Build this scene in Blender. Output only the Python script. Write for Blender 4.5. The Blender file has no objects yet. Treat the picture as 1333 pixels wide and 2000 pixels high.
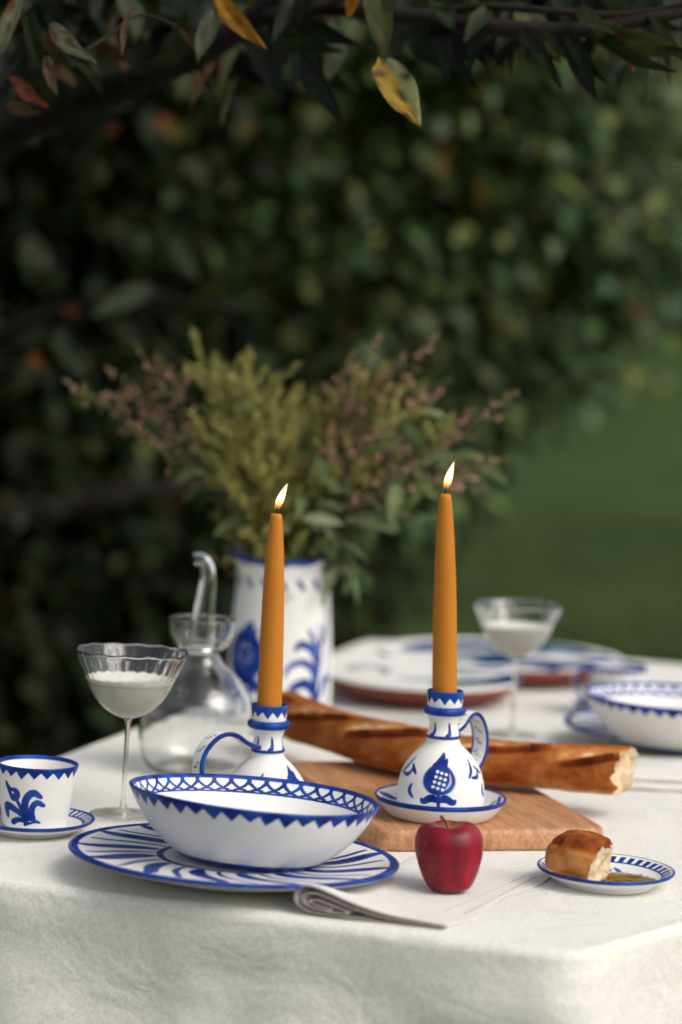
import bpy, math, random
import numpy as np
from mathutils import Vector, Matrix

# ------------------------------------------------------------------ camera, world, sun
SC = bpy.context.scene
COL = SC.collection
PI = math.pi
F_PX = 4700.0                      # focal length in photo pixels (2000 px tall photo)
CAMZ, TABLE = 1.23, 0.752          # camera height, height of the cloth surface
pitch = math.atan(320 / F_PX)
roll = math.radians(2.5)
Fw = Vector((0, math.cos(pitch), -math.sin(pitch)))
R0 = Vector((1, 0, 0)); U0 = Vector((0, math.sin(pitch), math.cos(pitch)))
Rt = R0 * math.cos(roll) + U0 * math.sin(roll)
Up = -R0 * math.sin(roll) + U0 * math.cos(roll)
cd = bpy.data.cameras.new('camera'); cam = bpy.data.objects.new('camera', cd); COL.objects.link(cam)
cam.matrix_world = Matrix(((Rt.x, Up.x, -Fw.x, 0), (Rt.y, Up.y, -Fw.y, 0), (Rt.z, Up.z, -Fw.z, CAMZ), (0, 0, 0, 1)))
cd.sensor_fit = 'VERTICAL'; cd.sensor_height = 36; cd.lens = F_PX / 2000 * 36
cd.clip_start = 0.05; cd.clip_end = 600
cd.dof.use_dof = True; cd.dof.focus_distance = 2.25; cd.dof.aperture_fstop = 2.6
SC.camera = cam

SUN_EL, SUN_AZ = math.radians(45), math.radians(-34)     # azimuth measured from +X towards +Y
w = bpy.data.worlds.new('World'); SC.world = w; w.use_nodes = True
nt = w.node_tree; bg = nt.nodes['Background']
sky = nt.nodes.new('ShaderNodeTexSky'); sky.sky_type = 'NISHITA'; sky.sun_disc = False
sky.sun_elevation = SUN_EL; sky.sun_rotation = math.radians(90) - SUN_AZ
sky.dust_density = 4.0; sky.air_density = 1.0; sky.ozone_density = 0.6
hs = nt.nodes.new('ShaderNodeHueSaturation'); hs.inputs['Saturation'].default_value = 0.35      # thin white overcast
nt.links.new(sky.outputs[0], hs.inputs['Color']); nt.links.new(hs.outputs[0], bg.inputs[0]); bg.inputs[1].default_value = 0.14
sl = bpy.data.lights.new('sun', 'SUN'); sl.energy = 1.0; sl.angle = math.radians(38); sl.color = (1.0, 0.93, 0.82)
so = bpy.data.objects.new('sun', sl); COL.objects.link(so)
sd = Vector((math.cos(SUN_EL) * math.cos(SUN_AZ), math.cos(SUN_EL) * math.sin(SUN_AZ), math.sin(SUN_EL)))
so.rotation_euler = sd.to_track_quat('Z', 'Y').to_euler(); so.location = (3, 2, 6)
SC.view_settings.view_transform = 'Standard'; SC.view_settings.look = 'None'
SC.view_settings.exposure = 0.26; SC.view_settings.gamma = 1.0
SC.render.engine = 'CYCLES'
SC.cycles.use_denoising = True
SC.cycles.max_bounces = 10; SC.cycles.transmission_bounces = 10; SC.cycles.transparent_max_bounces = 12
SC.cycles.sample_clamp_indirect = 6.0

# ------------------------------------------------------------------ helpers
rng = np.random.default_rng(7); random.seed(7)
CAM = Vector((0, 0, CAMZ))

def ray(px, py):
    return Fw + Rt * ((px - 666.5) / F_PX) - Up * ((py - 1000) / F_PX)
def P(px, py, z=0.0):              # photo pixel -> point at height z above the cloth
    r = ray(px, py); t = (TABLE + z - CAMZ) / r.z
    return CAM + r * t
def PD(px, py, d):                 # photo pixel -> point at distance d along +Y
    r = ray(px, py); return CAM + r * (d / r.y)

def hash3(i, j, k):
    n = (i * 374761393 + j * 668265263 + k * 2147483647) & 0xffffffff
    n = ((n ^ (n >> 13)) * 1274126177) & 0xffffffff
    return ((n ^ (n >> 16)) & 0xffff) / 65535.0
def vnoise(x, y, z):
    x = np.asarray(x, float); y = np.asarray(y, float) + 0 * x; z = np.asarray(z, float) + 0 * x
    xi, yi, zi = (np.floor(a).astype(np.int64) for a in (x, y, z))
    xf, yf, zf = x - xi, y - yi, z - zi
    u, v, w_ = (t * t * (3 - 2 * t) for t in (xf, yf, zf))
    r = 0
    for a in (0, 1):
        for b in (0, 1):
            for c in (0, 1):
                r = r + hash3(xi + a, yi + b, zi + c) * (u if a else 1 - u) * (v if b else 1 - v) * (w_ if c else 1 - w_)
    return r * 2 - 1
def fbm(x, y, z, o=3):
    r, a, f = 0, 1, 1
    for _ in range(o):
        r = r + a * vnoise(x * f, y * f, z * f); a *= .5; f *= 2.03
    return r
def sstep(a, b, x):
    t = np.clip((x - a) / (b - a), 0, 1); return t * t * (3 - 2 * t)

def make_mesh(name, V, faces, attrs=None, smooth=True):
    """faces: (n,4) or (n,3) int array or a list; attrs: name -> per-vertex float or rgb"""
    me = bpy.data.meshes.new(name)
    V = np.asarray(V, np.float32)
    if isinstance(faces, np.ndarray):
        k = faces.shape[1]; n = len(faces)
        me.vertices.add(len(V)); me.vertices.foreach_set('co', V.ravel())
        me.loops.add(n * k); me.loops.foreach_set('vertex_index', faces.astype(np.int32).ravel())
        me.polygons.add(n); me.polygons.foreach_set('loop_start', np.arange(0, n * k, k, dtype=np.int32))
        me.polygons.foreach_set('loop_total', np.full(n, k, np.int32))
        me.update(calc_edges=True)
    else:
        me.from_pydata([tuple(map(float, v)) for v in V], [], [tuple(map(int, f)) for f in faces]); me.update()
    me.polygons.foreach_set('use_smooth', np.full(len(me.polygons), smooth, bool))
    for an, av in (attrs or {}).items():
        av = np.asarray(av, np.float32)
        if av.ndim == 1:
            a = me.attributes.new(an, 'FLOAT', 'POINT'); a.data.foreach_set('value', av)
        else:
            a = me.attributes.new(an, 'FLOAT_COLOR', 'POINT')
            a.data.foreach_set('color', np.hstack([av, np.ones((len(av), 1), np.float32)]).ravel())
    return me
def obj(name, me, m=None, parent=None, loc=None, rot=None):
    o = bpy.data.objects.new(name, me); COL.objects.link(o)
    if m is not None and me is not None and not me.materials: me.materials.append(m)
    if parent is not None: o.parent = parent
    if loc is not None: o.location = loc
    if rot is not None: o.rotation_euler = rot
    return o
def thing(name, label, cat, loc=(0, 0, 0), rot=(0, 0, 0), group=None):
    o = bpy.data.objects.new(name, None); COL.objects.link(o); o.empty_display_size = .02
    o.location = loc; o.rotation_euler = rot; return tag(o, label, cat, group)
def tag(o, label, cat, group=None):
    o['label'] = label; o['category'] = cat
    if group: o['group'] = group
    return o

def chaikin(p, it=3):
    p = np.asarray(p, float)
    for _ in range(it):
        q = np.empty((2 * len(p), p.shape[1])); q[0] = p[0]; q[-1] = p[-1]
        q[1:-1:2] = .75 * p[:-1] + .25 * p[1:]; q[2:-1:2] = .25 * p[:-1] + .75 * p[1:]
        p = q
    return p
def arclen(p):
    return np.concatenate([[0], np.cumsum(np.linalg.norm(np.diff(p, axis=0), axis=1))])
def resample(p, n):
    p = np.asarray(p, float); s = arclen(p); t = np.linspace(0, s[-1], n)
    return np.stack([np.interp(t, s, p[:, i]) for i in range(p.shape[1])], 1)

def grid_faces(nr, nc, wrap=True):
    i = np.arange(nr - 1)[:, None]; j = np.arange(nc if wrap else nc - 1)[None, :]; j2 = (j + 1) % nc
    return np.stack([i * nc + j, i * nc + j2, (i + 1) * nc + j2, (i + 1) * nc + j], -1).reshape(-1, 4)

def lathe(name, prof, m, parent=None, nseg=128, nprof=None, smooth_it=3, paint=None, wob=None, **kw):
    p = chaikin(prof, smooth_it) if smooth_it else np.asarray(prof, float)
    if nprof: p = resample(p, nprof)
    p[:, 0] = np.maximum(p[:, 0], 5e-5)
    S = arclen(p); th = np.arange(nseg) / nseg * 2 * PI
    R = np.repeat(p[:, 0], nseg); Z = np.repeat(p[:, 1], nseg); SS = np.repeat(S, nseg); T = np.tile(th, len(p))
    at = {}
    if paint is not None:
        i_rim = int(np.argmax(p[:, 1])) if 'rim' not in kw else kw['rim']
        at['paint'] = np.clip(paint(T, SS, R, Z, S[i_rim]), 0, 1)
    if wob is not None: R, Z = wob(T, R, Z)
    V = np.stack([R * np.cos(T), R * np.sin(T), Z], 1)
    return obj(name, make_mesh(name, V, grid_faces(len(p), nseg), at), m, parent)

def tube(pts, rad, n=8, it=2, squash=None):
    """swept tube: returns V, faces (quads, with small end caps)"""
    pts = chaikin(pts, it); m_ = len(pts)
    rad = np.interp(np.linspace(0, 1, m_), np.linspace(0, 1, len(np.atleast_1d(rad))), np.atleast_1d(rad))
    tan = np.gradient(pts, axis=0); tan /= np.linalg.norm(tan, axis=1)[:, None] + 1e-12
    ref = np.array([0.13, 0.27, 0.95]); V = []
    for i in range(m_):
        a = np.cross(tan[i], ref); a /= np.linalg.norm(a) + 1e-9; b = np.cross(a, tan[i])
        an = np.arange(n) / n * 2 * PI
        V.append(pts[i] + rad[i] * (np.cos(an)[:, None] * a + np.sin(an)[:, None] * b))
    V = np.concatenate([V[0] * 0 + pts[0]] + V + [V[-1] * 0 + pts[-1]])
    return V, grid_faces(m_ + 2, n)
def join(parts):
    Vs, Fs, k = [], [], 0
    for V, F in parts:
        Vs.append(V); Fs.append(F + k); k += len(V)
    return np.concatenate(Vs), np.concatenate(Fs)

# painted strokes -----------------------------------------------------------------
def wrap(a): return (a + PI) % (2 * PI) - PI
def stroke(U, V, pts, wid, e=.0006):
    pts = chaikin(np.asarray(pts, float), 2); n = len(pts)
    wid = np.interp(np.linspace(0, 1, n), np.linspace(0, 1, len(wid)), wid)
    D = np.zeros_like(U); mw = wid.max() + 2 * e
    msk = (U > pts[:, 0].min() - mw) & (U < pts[:, 0].max() + mw) & (V > pts[:, 1].min() - mw) & (V < pts[:, 1].max() + mw)
    if not msk.any(): return D
    u, v = U[msk], V[msk]; best = np.full(len(u), -1.)
    for k in range(n - 1):
        a, b = pts[k], pts[k + 1]; d = b - a; L = d @ d + 1e-12
        t = np.clip(((u - a[0]) * d[0] + (v - a[1]) * d[1]) / L, 0, 1)
        dist = np.hypot(u - a[0] - t * d[0], v - a[1] - t * d[1])
        best = np.maximum(best, (wid[k] * (1 - t) + wid[k + 1] * t) - dist)
    D[msk] = sstep(-e, e, best); return D
def disc(U, V, cx, cy, rx, ry, ang=0, e=.12):
    c, s = math.cos(ang), math.sin(ang); x, y = U - cx, V - cy
    q = np.hypot((x * c + y * s) / rx, (-x * s + y * c) / ry); return sstep(1 + e, 1 - e, q)
def teeth(T, n, seed=0):
    """zig-zag 0..1 with uneven teeth"""
    x = T / (2 * PI) * n; k = np.floor(x).astype(int) % n; f = x - np.floor(x)
    r = np.random.default_rng(seed); h = r.uniform(.72, 1.08, n); c = r.uniform(.4, .6, n)
    ck = c[k]; return h[k] * np.where(f < ck, f / ck, (1 - f) / (1 - ck))
def pomegranate(U, V, cx, cy, s):
    d = disc(U, V, cx, cy, .030 * s, .026 * s)
    d = np.maximum(d, stroke(U, V, [(cx - .006 * s, cy + .018 * s), (cx + .004 * s, cy + .030 * s), (cx + .009 * s, cy + .042 * s)], np.array([.012, .009, .001]) * s))
    d = np.maximum(d, stroke(U, V, [(cx + .008 * s, cy + .018 * s), (cx + .017 * s, cy + .033 * s)], np.array([.007, .002]) * s))
    for i in range(3):
        for j in range(4):
            d = d * (1 - disc(U, V, cx + (-.010 + .0085 * i + .002 * j) * s, cy + (-.012 + .0085 * j - .002 * i) * s, .0034 * s, .0028 * s, e=.3))
    d = d * (1 - .7 * stroke(U, V, [(cx + .012 * s, cy - .016 * s), (cx + .022 * s, cy - .004 * s), (cx + .020 * s, cy + .010 * s)], np.array([.001, .0025, .001]) * s))
    for sg in (-1, 1):
        d = np.maximum(d, stroke(U, V, [(cx, cy - .036 * s), (cx + sg * .012 * s, cy - .030 * s), (cx + sg * .026 * s, cy - .040 * s), (cx + sg * .030 * s, cy - .034 * s)], np.array([.003, .007, .005, .001]) * s))
    d = np.maximum(d, stroke(U, V, [(cx, cy - .024 * s), (cx + .001 * s, cy - .046 * s)], np.array([.002, .003]) * s))
    return d
def frond(U, V, cx, cy, s, flip=1):
    d = 0
    for (pts, wd) in [([(0, 0), (-.006, .03), (.004, .07), (0, .105)], [.004, .004, .003, .001]),
                      ([(0, .01), (-.012, .04), (-.034, .036), (-.038, .02)], [.003, .009, .006, .001]),
                      ([(-.003, .035), (-.012, .062), (-.036, .062), (-.044, .046)], [.003, .006, .004, .001]),
                      ([(0, .05), (-.008, .078), (-.028, .084), (-.032, .074)], [.003, .007, .005, .001]),
                      ([(.001, .075), (-.012, .092), (-.014, .10)], [.002, .004, .001]),
                      ([(.001, .075), (.012, .095), (.012, .105)], [.002, .004, .001]),
                      ([(0, .002), (-.018, .012), (-.034, .004)], [.003, .007, .002]),
                      ([(0, .02), (.012, .045), (.026, .04)], [.002, .006, .002])]:
        d = np.maximum(d, stroke(U, V, [(cx + flip * a * s, cy + b * s) for a, b in pts], np.array(wd) * s * .72))
    return d

# ------------------------------------------------------------------ materials
def nodes(m):
    m.use_nodes = True; return m.node_tree, m.node_tree.nodes['Principled BSDF']
def N(nt, t, **kw):
    n = nt.nodes.new(t)
    for k, v in kw.items(): setattr(n, k, v)
    return n
def noise(nt, scale, detail=3, rough=.5, coord=None, vec_scale=None):
    n = N(nt, 'ShaderNodeTexNoise'); n.inputs['Scale'].default_value = scale
    n.inputs['Detail'].default_value = detail; n.inputs['Roughness'].default_value = rough
    tc = N(nt, 'ShaderNodeTexCoord'); src = tc.outputs[coord or 'Object']
    if vec_scale:
        mp = N(nt, 'ShaderNodeMapping'); mp.inputs['Scale'].default_value = vec_scale
        nt.links.new(src, mp.inputs[0]); src = mp.outputs[0]
    nt.links.new(src, n.inputs['Vector']); return n
def ramp(nt, src, stops):
    r = N(nt, 'ShaderNodeValToRGB'); el = r.color_ramp.elements
    while len(el) < len(stops): el.new(.5)
    for e, (p, c) in zip(el, stops): e.position = p; e.color = (*c, 1) if len(c) == 3 else c
    nt.links.new(src, r.inputs[0]); return r
def mix(nt, fac, a, b, mode='MIX'):
    n = N(nt, 'ShaderNodeMix', data_type='RGBA', blend_type=mode)
    for sock, v in ((n.inputs[0], fac), (n.inputs[6], a), (n.inputs[7], b)):
        if hasattr(v, 'default_value') or hasattr(v, 'links'): nt.links.new(v, sock)
        else: sock.default_value = v if not isinstance(v, tuple) else (*v, 1)
    return n.outputs[2]
def bump(nt, bs, src, strength, dist):
    b = N(nt, 'ShaderNodeBump'); b.inputs['Strength'].default_value = strength; b.inputs['Distance'].default_value = dist
    nt.links.new(src, b.inputs['Height']); nt.links.new(b.outputs[0], bs.inputs['Normal']); return b
def plain(name, c, rough=.6, var=.15, scale=20, spec=.5, bmp=0):
    m = bpy.data.materials.new(name); nt, bs = nodes(m)
    n = noise(nt, scale); r = ramp(nt, n.outputs[0], [(.3, tuple(x * (1 - var) for x in c)), (.7, tuple(min(1, x * (1 + var)) for x in c))])
    nt.links.new(r.outputs[0], bs.inputs['Base Color']); bs.inputs['Roughness'].default_value = rough
    bs.inputs['Specular IOR Level'].default_value = spec
    if bmp: bump(nt, bs, n.outputs[0], .5, bmp)
    return m
def glaze(name, white=(.80, .79, .755), dark=(.004, .020, .17), light=(.022, .085, .40), rough=.30, spec=.14):
    m = bpy.data.materials.new(name); nt, bs = nodes(m)
    at = N(nt, 'ShaderNodeAttribute', attribute_name='paint')
    n1 = noise(nt, 45, 3); n2 = noise(nt, 9, 2)
    wh = ramp(nt, n2.outputs[0], [(.3, tuple(x * .95 for x in white)), (.7, white)])
    bl = ramp(nt, n1.outputs[0], [(.38, dark), (.72, light)])
    mr = N(nt, 'ShaderNodeMapRange'); mr.inputs['From Max'].default_value = .68; nt.links.new(at.outputs['Fac'], mr.inputs['Value'])
    nt.links.new(mix(nt, mr.outputs[0], wh.outputs[0], bl.outputs[0]), bs.inputs['Base Color'])
    bs.inputs['Roughness'].default_value = rough; bs.inputs['Specular IOR Level'].default_value = spec
    bump(nt, bs, n2.outputs[0], .25, .002); return m
def attr_mat(name, attr, rough, spec=.4, extra=None, translucent=0.0, sss=0.0):
    m = bpy.data.materials.new(name); nt, bs = nodes(m)
    at = N(nt, 'ShaderNodeAttribute', attribute_name=attr)
    nz = noise(nt, extra or 60, 2)
    v = ramp(nt, nz.outputs[0], [(.25, (.72, .72, .72)), (.75, (1.2, 1.2, 1.2))])
    c = mix(nt, 1.0, at.outputs['Color'], v.outputs[0], 'MULTIPLY')
    nt.links.new(c, bs.inputs['Base Color']); bs.inputs['Roughness'].default_value = rough
    bs.inputs['Specular IOR Level'].default_value = spec
    if translucent:
        tr = N(nt, 'ShaderNodeBsdfTranslucent'); mx = N(nt, 'ShaderNodeMixShader'); mx.inputs[0].default_value = translucent
        nt.links.new(c, tr.inputs[0]); nt.links.new(bs.outputs[0], mx.inputs[1]); nt.links.new(tr.outputs[0], mx.inputs[2])
        nt.links.new(mx.outputs[0], nt.nodes['Material Output'].inputs['Surface'])
    return m
def glass_mat(name, ior=1.47, tint=(.97, .985, .975), rough=.0):
    m = bpy.data.materials.new(name); nt, bs = nodes(m)
    n = noise(nt, 30); r = ramp(nt, n.outputs[0], [(.3, tint), (.7, (1, 1, 1))]); nt.links.new(r.outputs[0], bs.inputs['Base Color'])
    bs.inputs['Transmission Weight'].default_value = 1; bs.inputs['IOR'].default_value = ior; bs.inputs['Roughness'].default_value = rough
    return m

M_glaze = glaze('painted_glaze')
M_glaze_far = glaze('painted_glaze_teal', white=(.74, .73, .70), dark=(.002, .024, .085), light=(.014, .095, .21), rough=.6, spec=.0)
M_glass = glass_mat('clear_glass')
M_leaf = attr_mat('leaf_surface', 'tint', .55, .22, 35, translucent=.3)
M_near_leaf = attr_mat('near_leaf_surface', 'tint', .6, .25, 60, translucent=.25)
M_bark = plain('bark', (.014, .010, .008), .85, .5, 30, .2, .004)
M_floret = attr_mat('floret_surface', 'tint', .8, .1, 200, translucent=.4)
M_stem = plain('green_stem', (.06, .075, .03), .7, .3, 80)

def linen(name, c, bright=1.0):
    m = bpy.data.materials.new(name); nt, bs = nodes(m)
    n = noise(nt, 3.5, 4, .6); fine = noise(nt, 480, 3, .8)
    w1 = N(nt, 'ShaderNodeTexWave', wave_type='BANDS', bands_direction='X'); w2 = N(nt, 'ShaderNodeTexWave', wave_type='BANDS', bands_direction='Y')
    tc = N(nt, 'ShaderNodeTexCoord')
    for w_ in (w1, w2):
        w_.inputs['Scale'].default_value = 420; w_.inputs['Distortion'].default_value = 2.5; w_.inputs['Detail'].default_value = 2
        nt.links.new(tc.outputs['Object'], w_.inputs['Vector'])
    r = ramp(nt, n.outputs[0], [(.25, tuple(x * .93 for x in c)), (.75, c)])
    weave = mix(nt, .5, w1.outputs[0], w2.outputs[0])
    tone = ramp(nt, weave, [(.2, (.90, .90, .89)), (.7, (1.0, 1.0, 1.0))])
    fl = ramp(nt, fine.outputs[0], [(.34, (.76, .76, .75)), (.60, (1.07, 1.07, 1.07))])
    cc = mix(nt, 1.0, mix(nt, 1.0, r.outputs[0], tone.outputs[0], 'MULTIPLY'), fl.outputs[0], 'MULTIPLY')
    nt.links.new(cc, bs.inputs['Base Color']); bs.inputs['Roughness'].default_value = .9; bs.inputs['Specular IOR Level'].default_value = .1
    bs.inputs['Sheen Weight'].default_value = .15
    hs_ = []
    for sc_, di in ((9, 1.5), (24, 1.0)):                 # soft crumple: ridged noise
        cr = noise(nt, sc_, 3, .5); cr.inputs['Distortion'].default_value = di
        a1 = N(nt, 'ShaderNodeMath', operation='SUBTRACT'); a1.inputs[1].default_value = .5; nt.links.new(cr.outputs[0], a1.inputs[0])
        a2 = N(nt, 'ShaderNodeMath', operation='ABSOLUTE'); nt.links.new(a1.outputs[0], a2.inputs[0]); hs_.append(a2)
    a3 = N(nt, 'ShaderNodeMath', operation='MULTIPLY_ADD'); a3.inputs[1].default_value = .4; nt.links.new(hs_[1].outputs[0], a3.inputs[0]); nt.links.new(hs_[0].outputs[0], a3.inputs[2])
    b1 = N(nt, 'ShaderNodeBump'); b1.inputs['Strength'].default_value = .38; b1.inputs['Distance'].default_value = .012
    nt.links.new(a3.outputs[0], b1.inputs['Height'])
    b = bump(nt, bs, weave, .35, .0006); nt.links.new(b1.outputs[0], b.inputs['Normal'])
    return m
M_cloth = linen('white_linen', (.86, .84, .78))
M_napkin = linen('napkin_linen', (.82, .79, .75))
M_hem = plain('mauve_hem_thread', (.44, .33, .33), .9, .2, 300, .1)

# ------------------------------------------------------------------ ground and lawn
def gz(y): return .0012 * np.clip(np.asarray(y, float) - 14, 0, 90) ** 2 / (1 + .004 * np.clip(np.asarray(y, float) - 14, 0, 90))
def ground():
    n = 200; xs = np.linspace(-1, 1, n); s = np.sign(xs) * np.abs(xs) ** 3 * 260
    X, Y = np.meshgrid(s, s + 6); Z = .03 * fbm(X * .5, Y * .5, 0, 2) * np.exp(-np.hypot(X, Y - 4) / 60) + gz(Y)
    V = np.stack([X.ravel(), Y.ravel(), Z.ravel()], 1)
    m = bpy.data.materials.new('lawn_ground'); nt, bs = nodes(m)
    a = noise(nt, .45, 5, .6); b = noise(nt, 45, 3)
    r = ramp(nt, a.outputs[0], [(.3, (.020, .040, .008)), (.7, (.068, .098, .026))]); r2 = ramp(nt, b.outputs[0], [(.3, (.6, .6, .6)), (.7, (1.2, 1.2, 1.15))])
    nt.links.new(mix(nt, 1.0, r.outputs[0], r2.outputs[0], 'MULTIPLY'), bs.inputs['Base Color']); bs.inputs['Roughness'].default_value = .95; bs.inputs['Specular IOR Level'].default_value = .1
    bump(nt, bs, b.outputs[0], .6, .02)
    o = obj('lawn', make_mesh('lawn', V, grid_faces(n, n, False)), m); o['kind'] = 'structure'; return o
ground()

def grass():
    n = 42000
    d = 5.5 + 14 * rng.random(n) ** 1.3; x = rng.uniform(-.24, .30, n) * d + rng.normal(0, .3, n)
    h = rng.uniform(.03, .075, n); a = rng.uniform(0, 2 * PI, n); wd = rng.uniform(.003, .006, n); l = rng.normal(0, .02, (n, 2))
    b = np.stack([x, d, gz(d)], 1); sx = np.stack([np.cos(a) * wd, np.sin(a) * wd, 0 * a], 1)
    tip = b + np.stack([l[:, 0], l[:, 1], h], 1)
    V = np.stack([b - sx, b + sx, tip], 1).reshape(-1, 3); F = np.arange(3 * n).reshape(-1, 3)
    c = np.array([.036, .066, .012]) * rng.uniform(.6, 1.5, (n, 1)) + np.array([.02, .01, 0]) * rng.random((n, 1))
    o = obj('grass', make_mesh('grass', V, F, {'tint': np.repeat(c, 3, 0)}), M_leaf); o['kind'] = 'stuff'
    o['label'] = 'short mown green grass of the lawn behind the table'; o['category'] = 'grass'
grass()

# ------------------------------------------------------------------ foliage
LT = np.array([(0, 0, 0), (.28, .30, .05), (.28, -.30, .05), (.30, 0, 0), (.66, .26, .02), (.66, -.26, .02), (.68, 0, -.04), (1, 0, -.12)], float)
LF = np.array([(0, 3, 1, 0), (0, 2, 3, 0), (3, 6, 4, 1), (3, 2, 5, 6), (6, 7, 4, 4), (6, 5, 7, 7)])
LT3 = [(0, 3, 1), (0, 2, 3), (3, 6, 4), (3, 4, 1), (3, 2, 5), (3, 5, 6), (6, 7, 4), (6, 5, 7)]
LT3 = np.array(LT3)
def leaves_mesh(name, pos, axis, nrm, size, tint, width=.55):
    n = len(pos)
    ax = axis / (np.linalg.norm(axis, axis=1)[:, None] + 1e-9)
    sd_ = np.cross(nrm, ax); sd_ /= np.linalg.norm(sd_, axis=1)[:, None] + 1e-9
    up = np.cross(ax, sd_)
    wv = (width * rng.uniform(.75, 1.2, n))[:, None, None]; bend = rng.uniform(.3, 2.2, n)[:, None, None]
    V = pos[:, None] + size[:, None, None] * (LT[None, :, 0:1] * ax[:, None] + LT[None, :, 1:2] * sd_[:, None] * wv * 1.6 + LT[None, :, 2:3] * bend * up[:, None])
    F = (LT3[None] + (np.arange(n) * 8)[:, None, None]).reshape(-1, 3)
    return make_mesh(name, V.reshape(-1, 3), F, {'tint': np.repeat(tint, 8, 0)})
def unit(n):
    v = rng.normal(size=(n, 3)); return v / np.linalg.norm(v, axis=1)[:, None]
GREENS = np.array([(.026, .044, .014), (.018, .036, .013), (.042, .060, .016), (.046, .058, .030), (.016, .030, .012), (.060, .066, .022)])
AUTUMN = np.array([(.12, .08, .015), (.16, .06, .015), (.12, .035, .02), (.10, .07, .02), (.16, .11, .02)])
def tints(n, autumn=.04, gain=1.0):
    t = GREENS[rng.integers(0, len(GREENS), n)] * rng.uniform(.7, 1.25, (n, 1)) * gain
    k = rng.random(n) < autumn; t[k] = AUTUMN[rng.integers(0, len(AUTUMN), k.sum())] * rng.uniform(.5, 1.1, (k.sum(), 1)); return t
def crown_points(ells, nclump, per, spread=.22, keep=None):
    """leaf positions in clumps near the surface and through the volume of several ellipsoids"""
    P_, D_, G_ = [], [], []
    vol = np.array([e[3] * e[4] * e[5] for e in ells]) ** .67; cnt = (vol / vol.sum() * nclump).astype(int) + 1
    for e, c in zip(ells, cnt):
        u = unit(c); r = rng.random(c) ** .33
        ctr = np.array(e[:3]) + u * np.array(e[3:]) * r[:, None]
        for k in range(c):
            q = rng.normal(0, spread * rng.uniform(.6, 1.2), (per, 3)) * np.array([1, 1, .75]); P_.append(ctr[k] + q); D_.append(q / (spread) + u[k] * .8); G_.append(np.full(per, math.exp(rng.normal(-.03, .42))))
    P_ = np.concatenate(P_); D_ = np.concatenate(D_); G_ = np.concatenate(G_)
    ok = P_[:, 2] > .05
    if keep is not None: ok &= keep(P_)
    return P_[ok], D_[ok], G_[ok]
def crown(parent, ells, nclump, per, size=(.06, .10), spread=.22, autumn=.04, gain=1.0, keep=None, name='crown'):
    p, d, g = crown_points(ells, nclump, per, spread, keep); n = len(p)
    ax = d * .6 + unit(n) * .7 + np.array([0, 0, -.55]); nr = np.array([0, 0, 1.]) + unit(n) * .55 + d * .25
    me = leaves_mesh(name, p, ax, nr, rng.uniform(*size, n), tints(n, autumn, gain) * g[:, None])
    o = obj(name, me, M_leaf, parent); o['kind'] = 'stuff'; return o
def limb(name, pts, rad, parent, m=M_bark, n=10):
    V, F = tube(pts, rad, n); V = V + .12 * np.mean(np.atleast_1d(rad)) * np.stack([vnoise(*(V.T * 40 + k * 9)) for k in range(3)], 1)
    return obj(name, make_mesh(name, V, F), m, parent)

# the old tree that stands left behind the table and reaches over it
tree = thing('garden_tree', 'dark spreading tree with low leafy limbs reaching over the white table', 'tree')
TB = np.array([-1.35, 5.4, 0])
limb('trunk', [TB, TB + (.05, 0, .5), TB + (.0, -.05, 1.1), TB + (.08, -.1, 1.7), TB + (.02, 0, 2.6), TB + (.1, .1, 3.4)], [.17, .14, .12, .11, .08, .04], tree, n=16)
for pts, rad in [([TB + (.02, -.05, 1.2), TB + (.5, .3, 1.7), TB + (1.3, .7, 2.1), TB + (2.2, 1.1, 2.3)], [.07, .05, .035, .012]),
                 ([TB + (.02, -.05, 1.0), TB + (-.5, .2, 1.5), TB + (-1.2, .3, 2.0)], [.06, .045, .015]),
                 ([TB + (.05, 0, 1.6), TB + (.4, .6, 2.3), TB + (1.0, 1.2, 3.0)], [.06, .04, .015]),
                 ([TB + (.03, 0, .7), TB + (.5, .2, .8), TB + (1.1, .4, .9)], [.05, .035, .012])]:
    limb('limb', pts, rad, tree)
def keep_clear(p):                  # the crown leaves the lawn to the right of it open
    return ~((p[:, 0] > .06 + .04 * (p[:, 1] - 5)) & (p[:, 2] < .58 + 1.15 * (p[:, 0] - .16) + .16 * vnoise(p[:, 0] * 5, p[:, 1] * 5, 2))) & (p[:, 0] < .128 * p[:, 1] + .14 * vnoise(p[:, 2] * 3, p[:, 1] * 3, 8))
crown(tree, [(-.1, 6.7, 1.25, .65, .6, .75), (.05, 6.7, 2.1, 1.0, .8, 1.0), (.55, 7.1, 1.75, .75, .7, .65), (.25, 6.8, 3.1, 1.3, 1.1, .8)],
      560, 100, (.05, .095), .21, .03, 2.7, keep=keep_clear)

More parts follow.
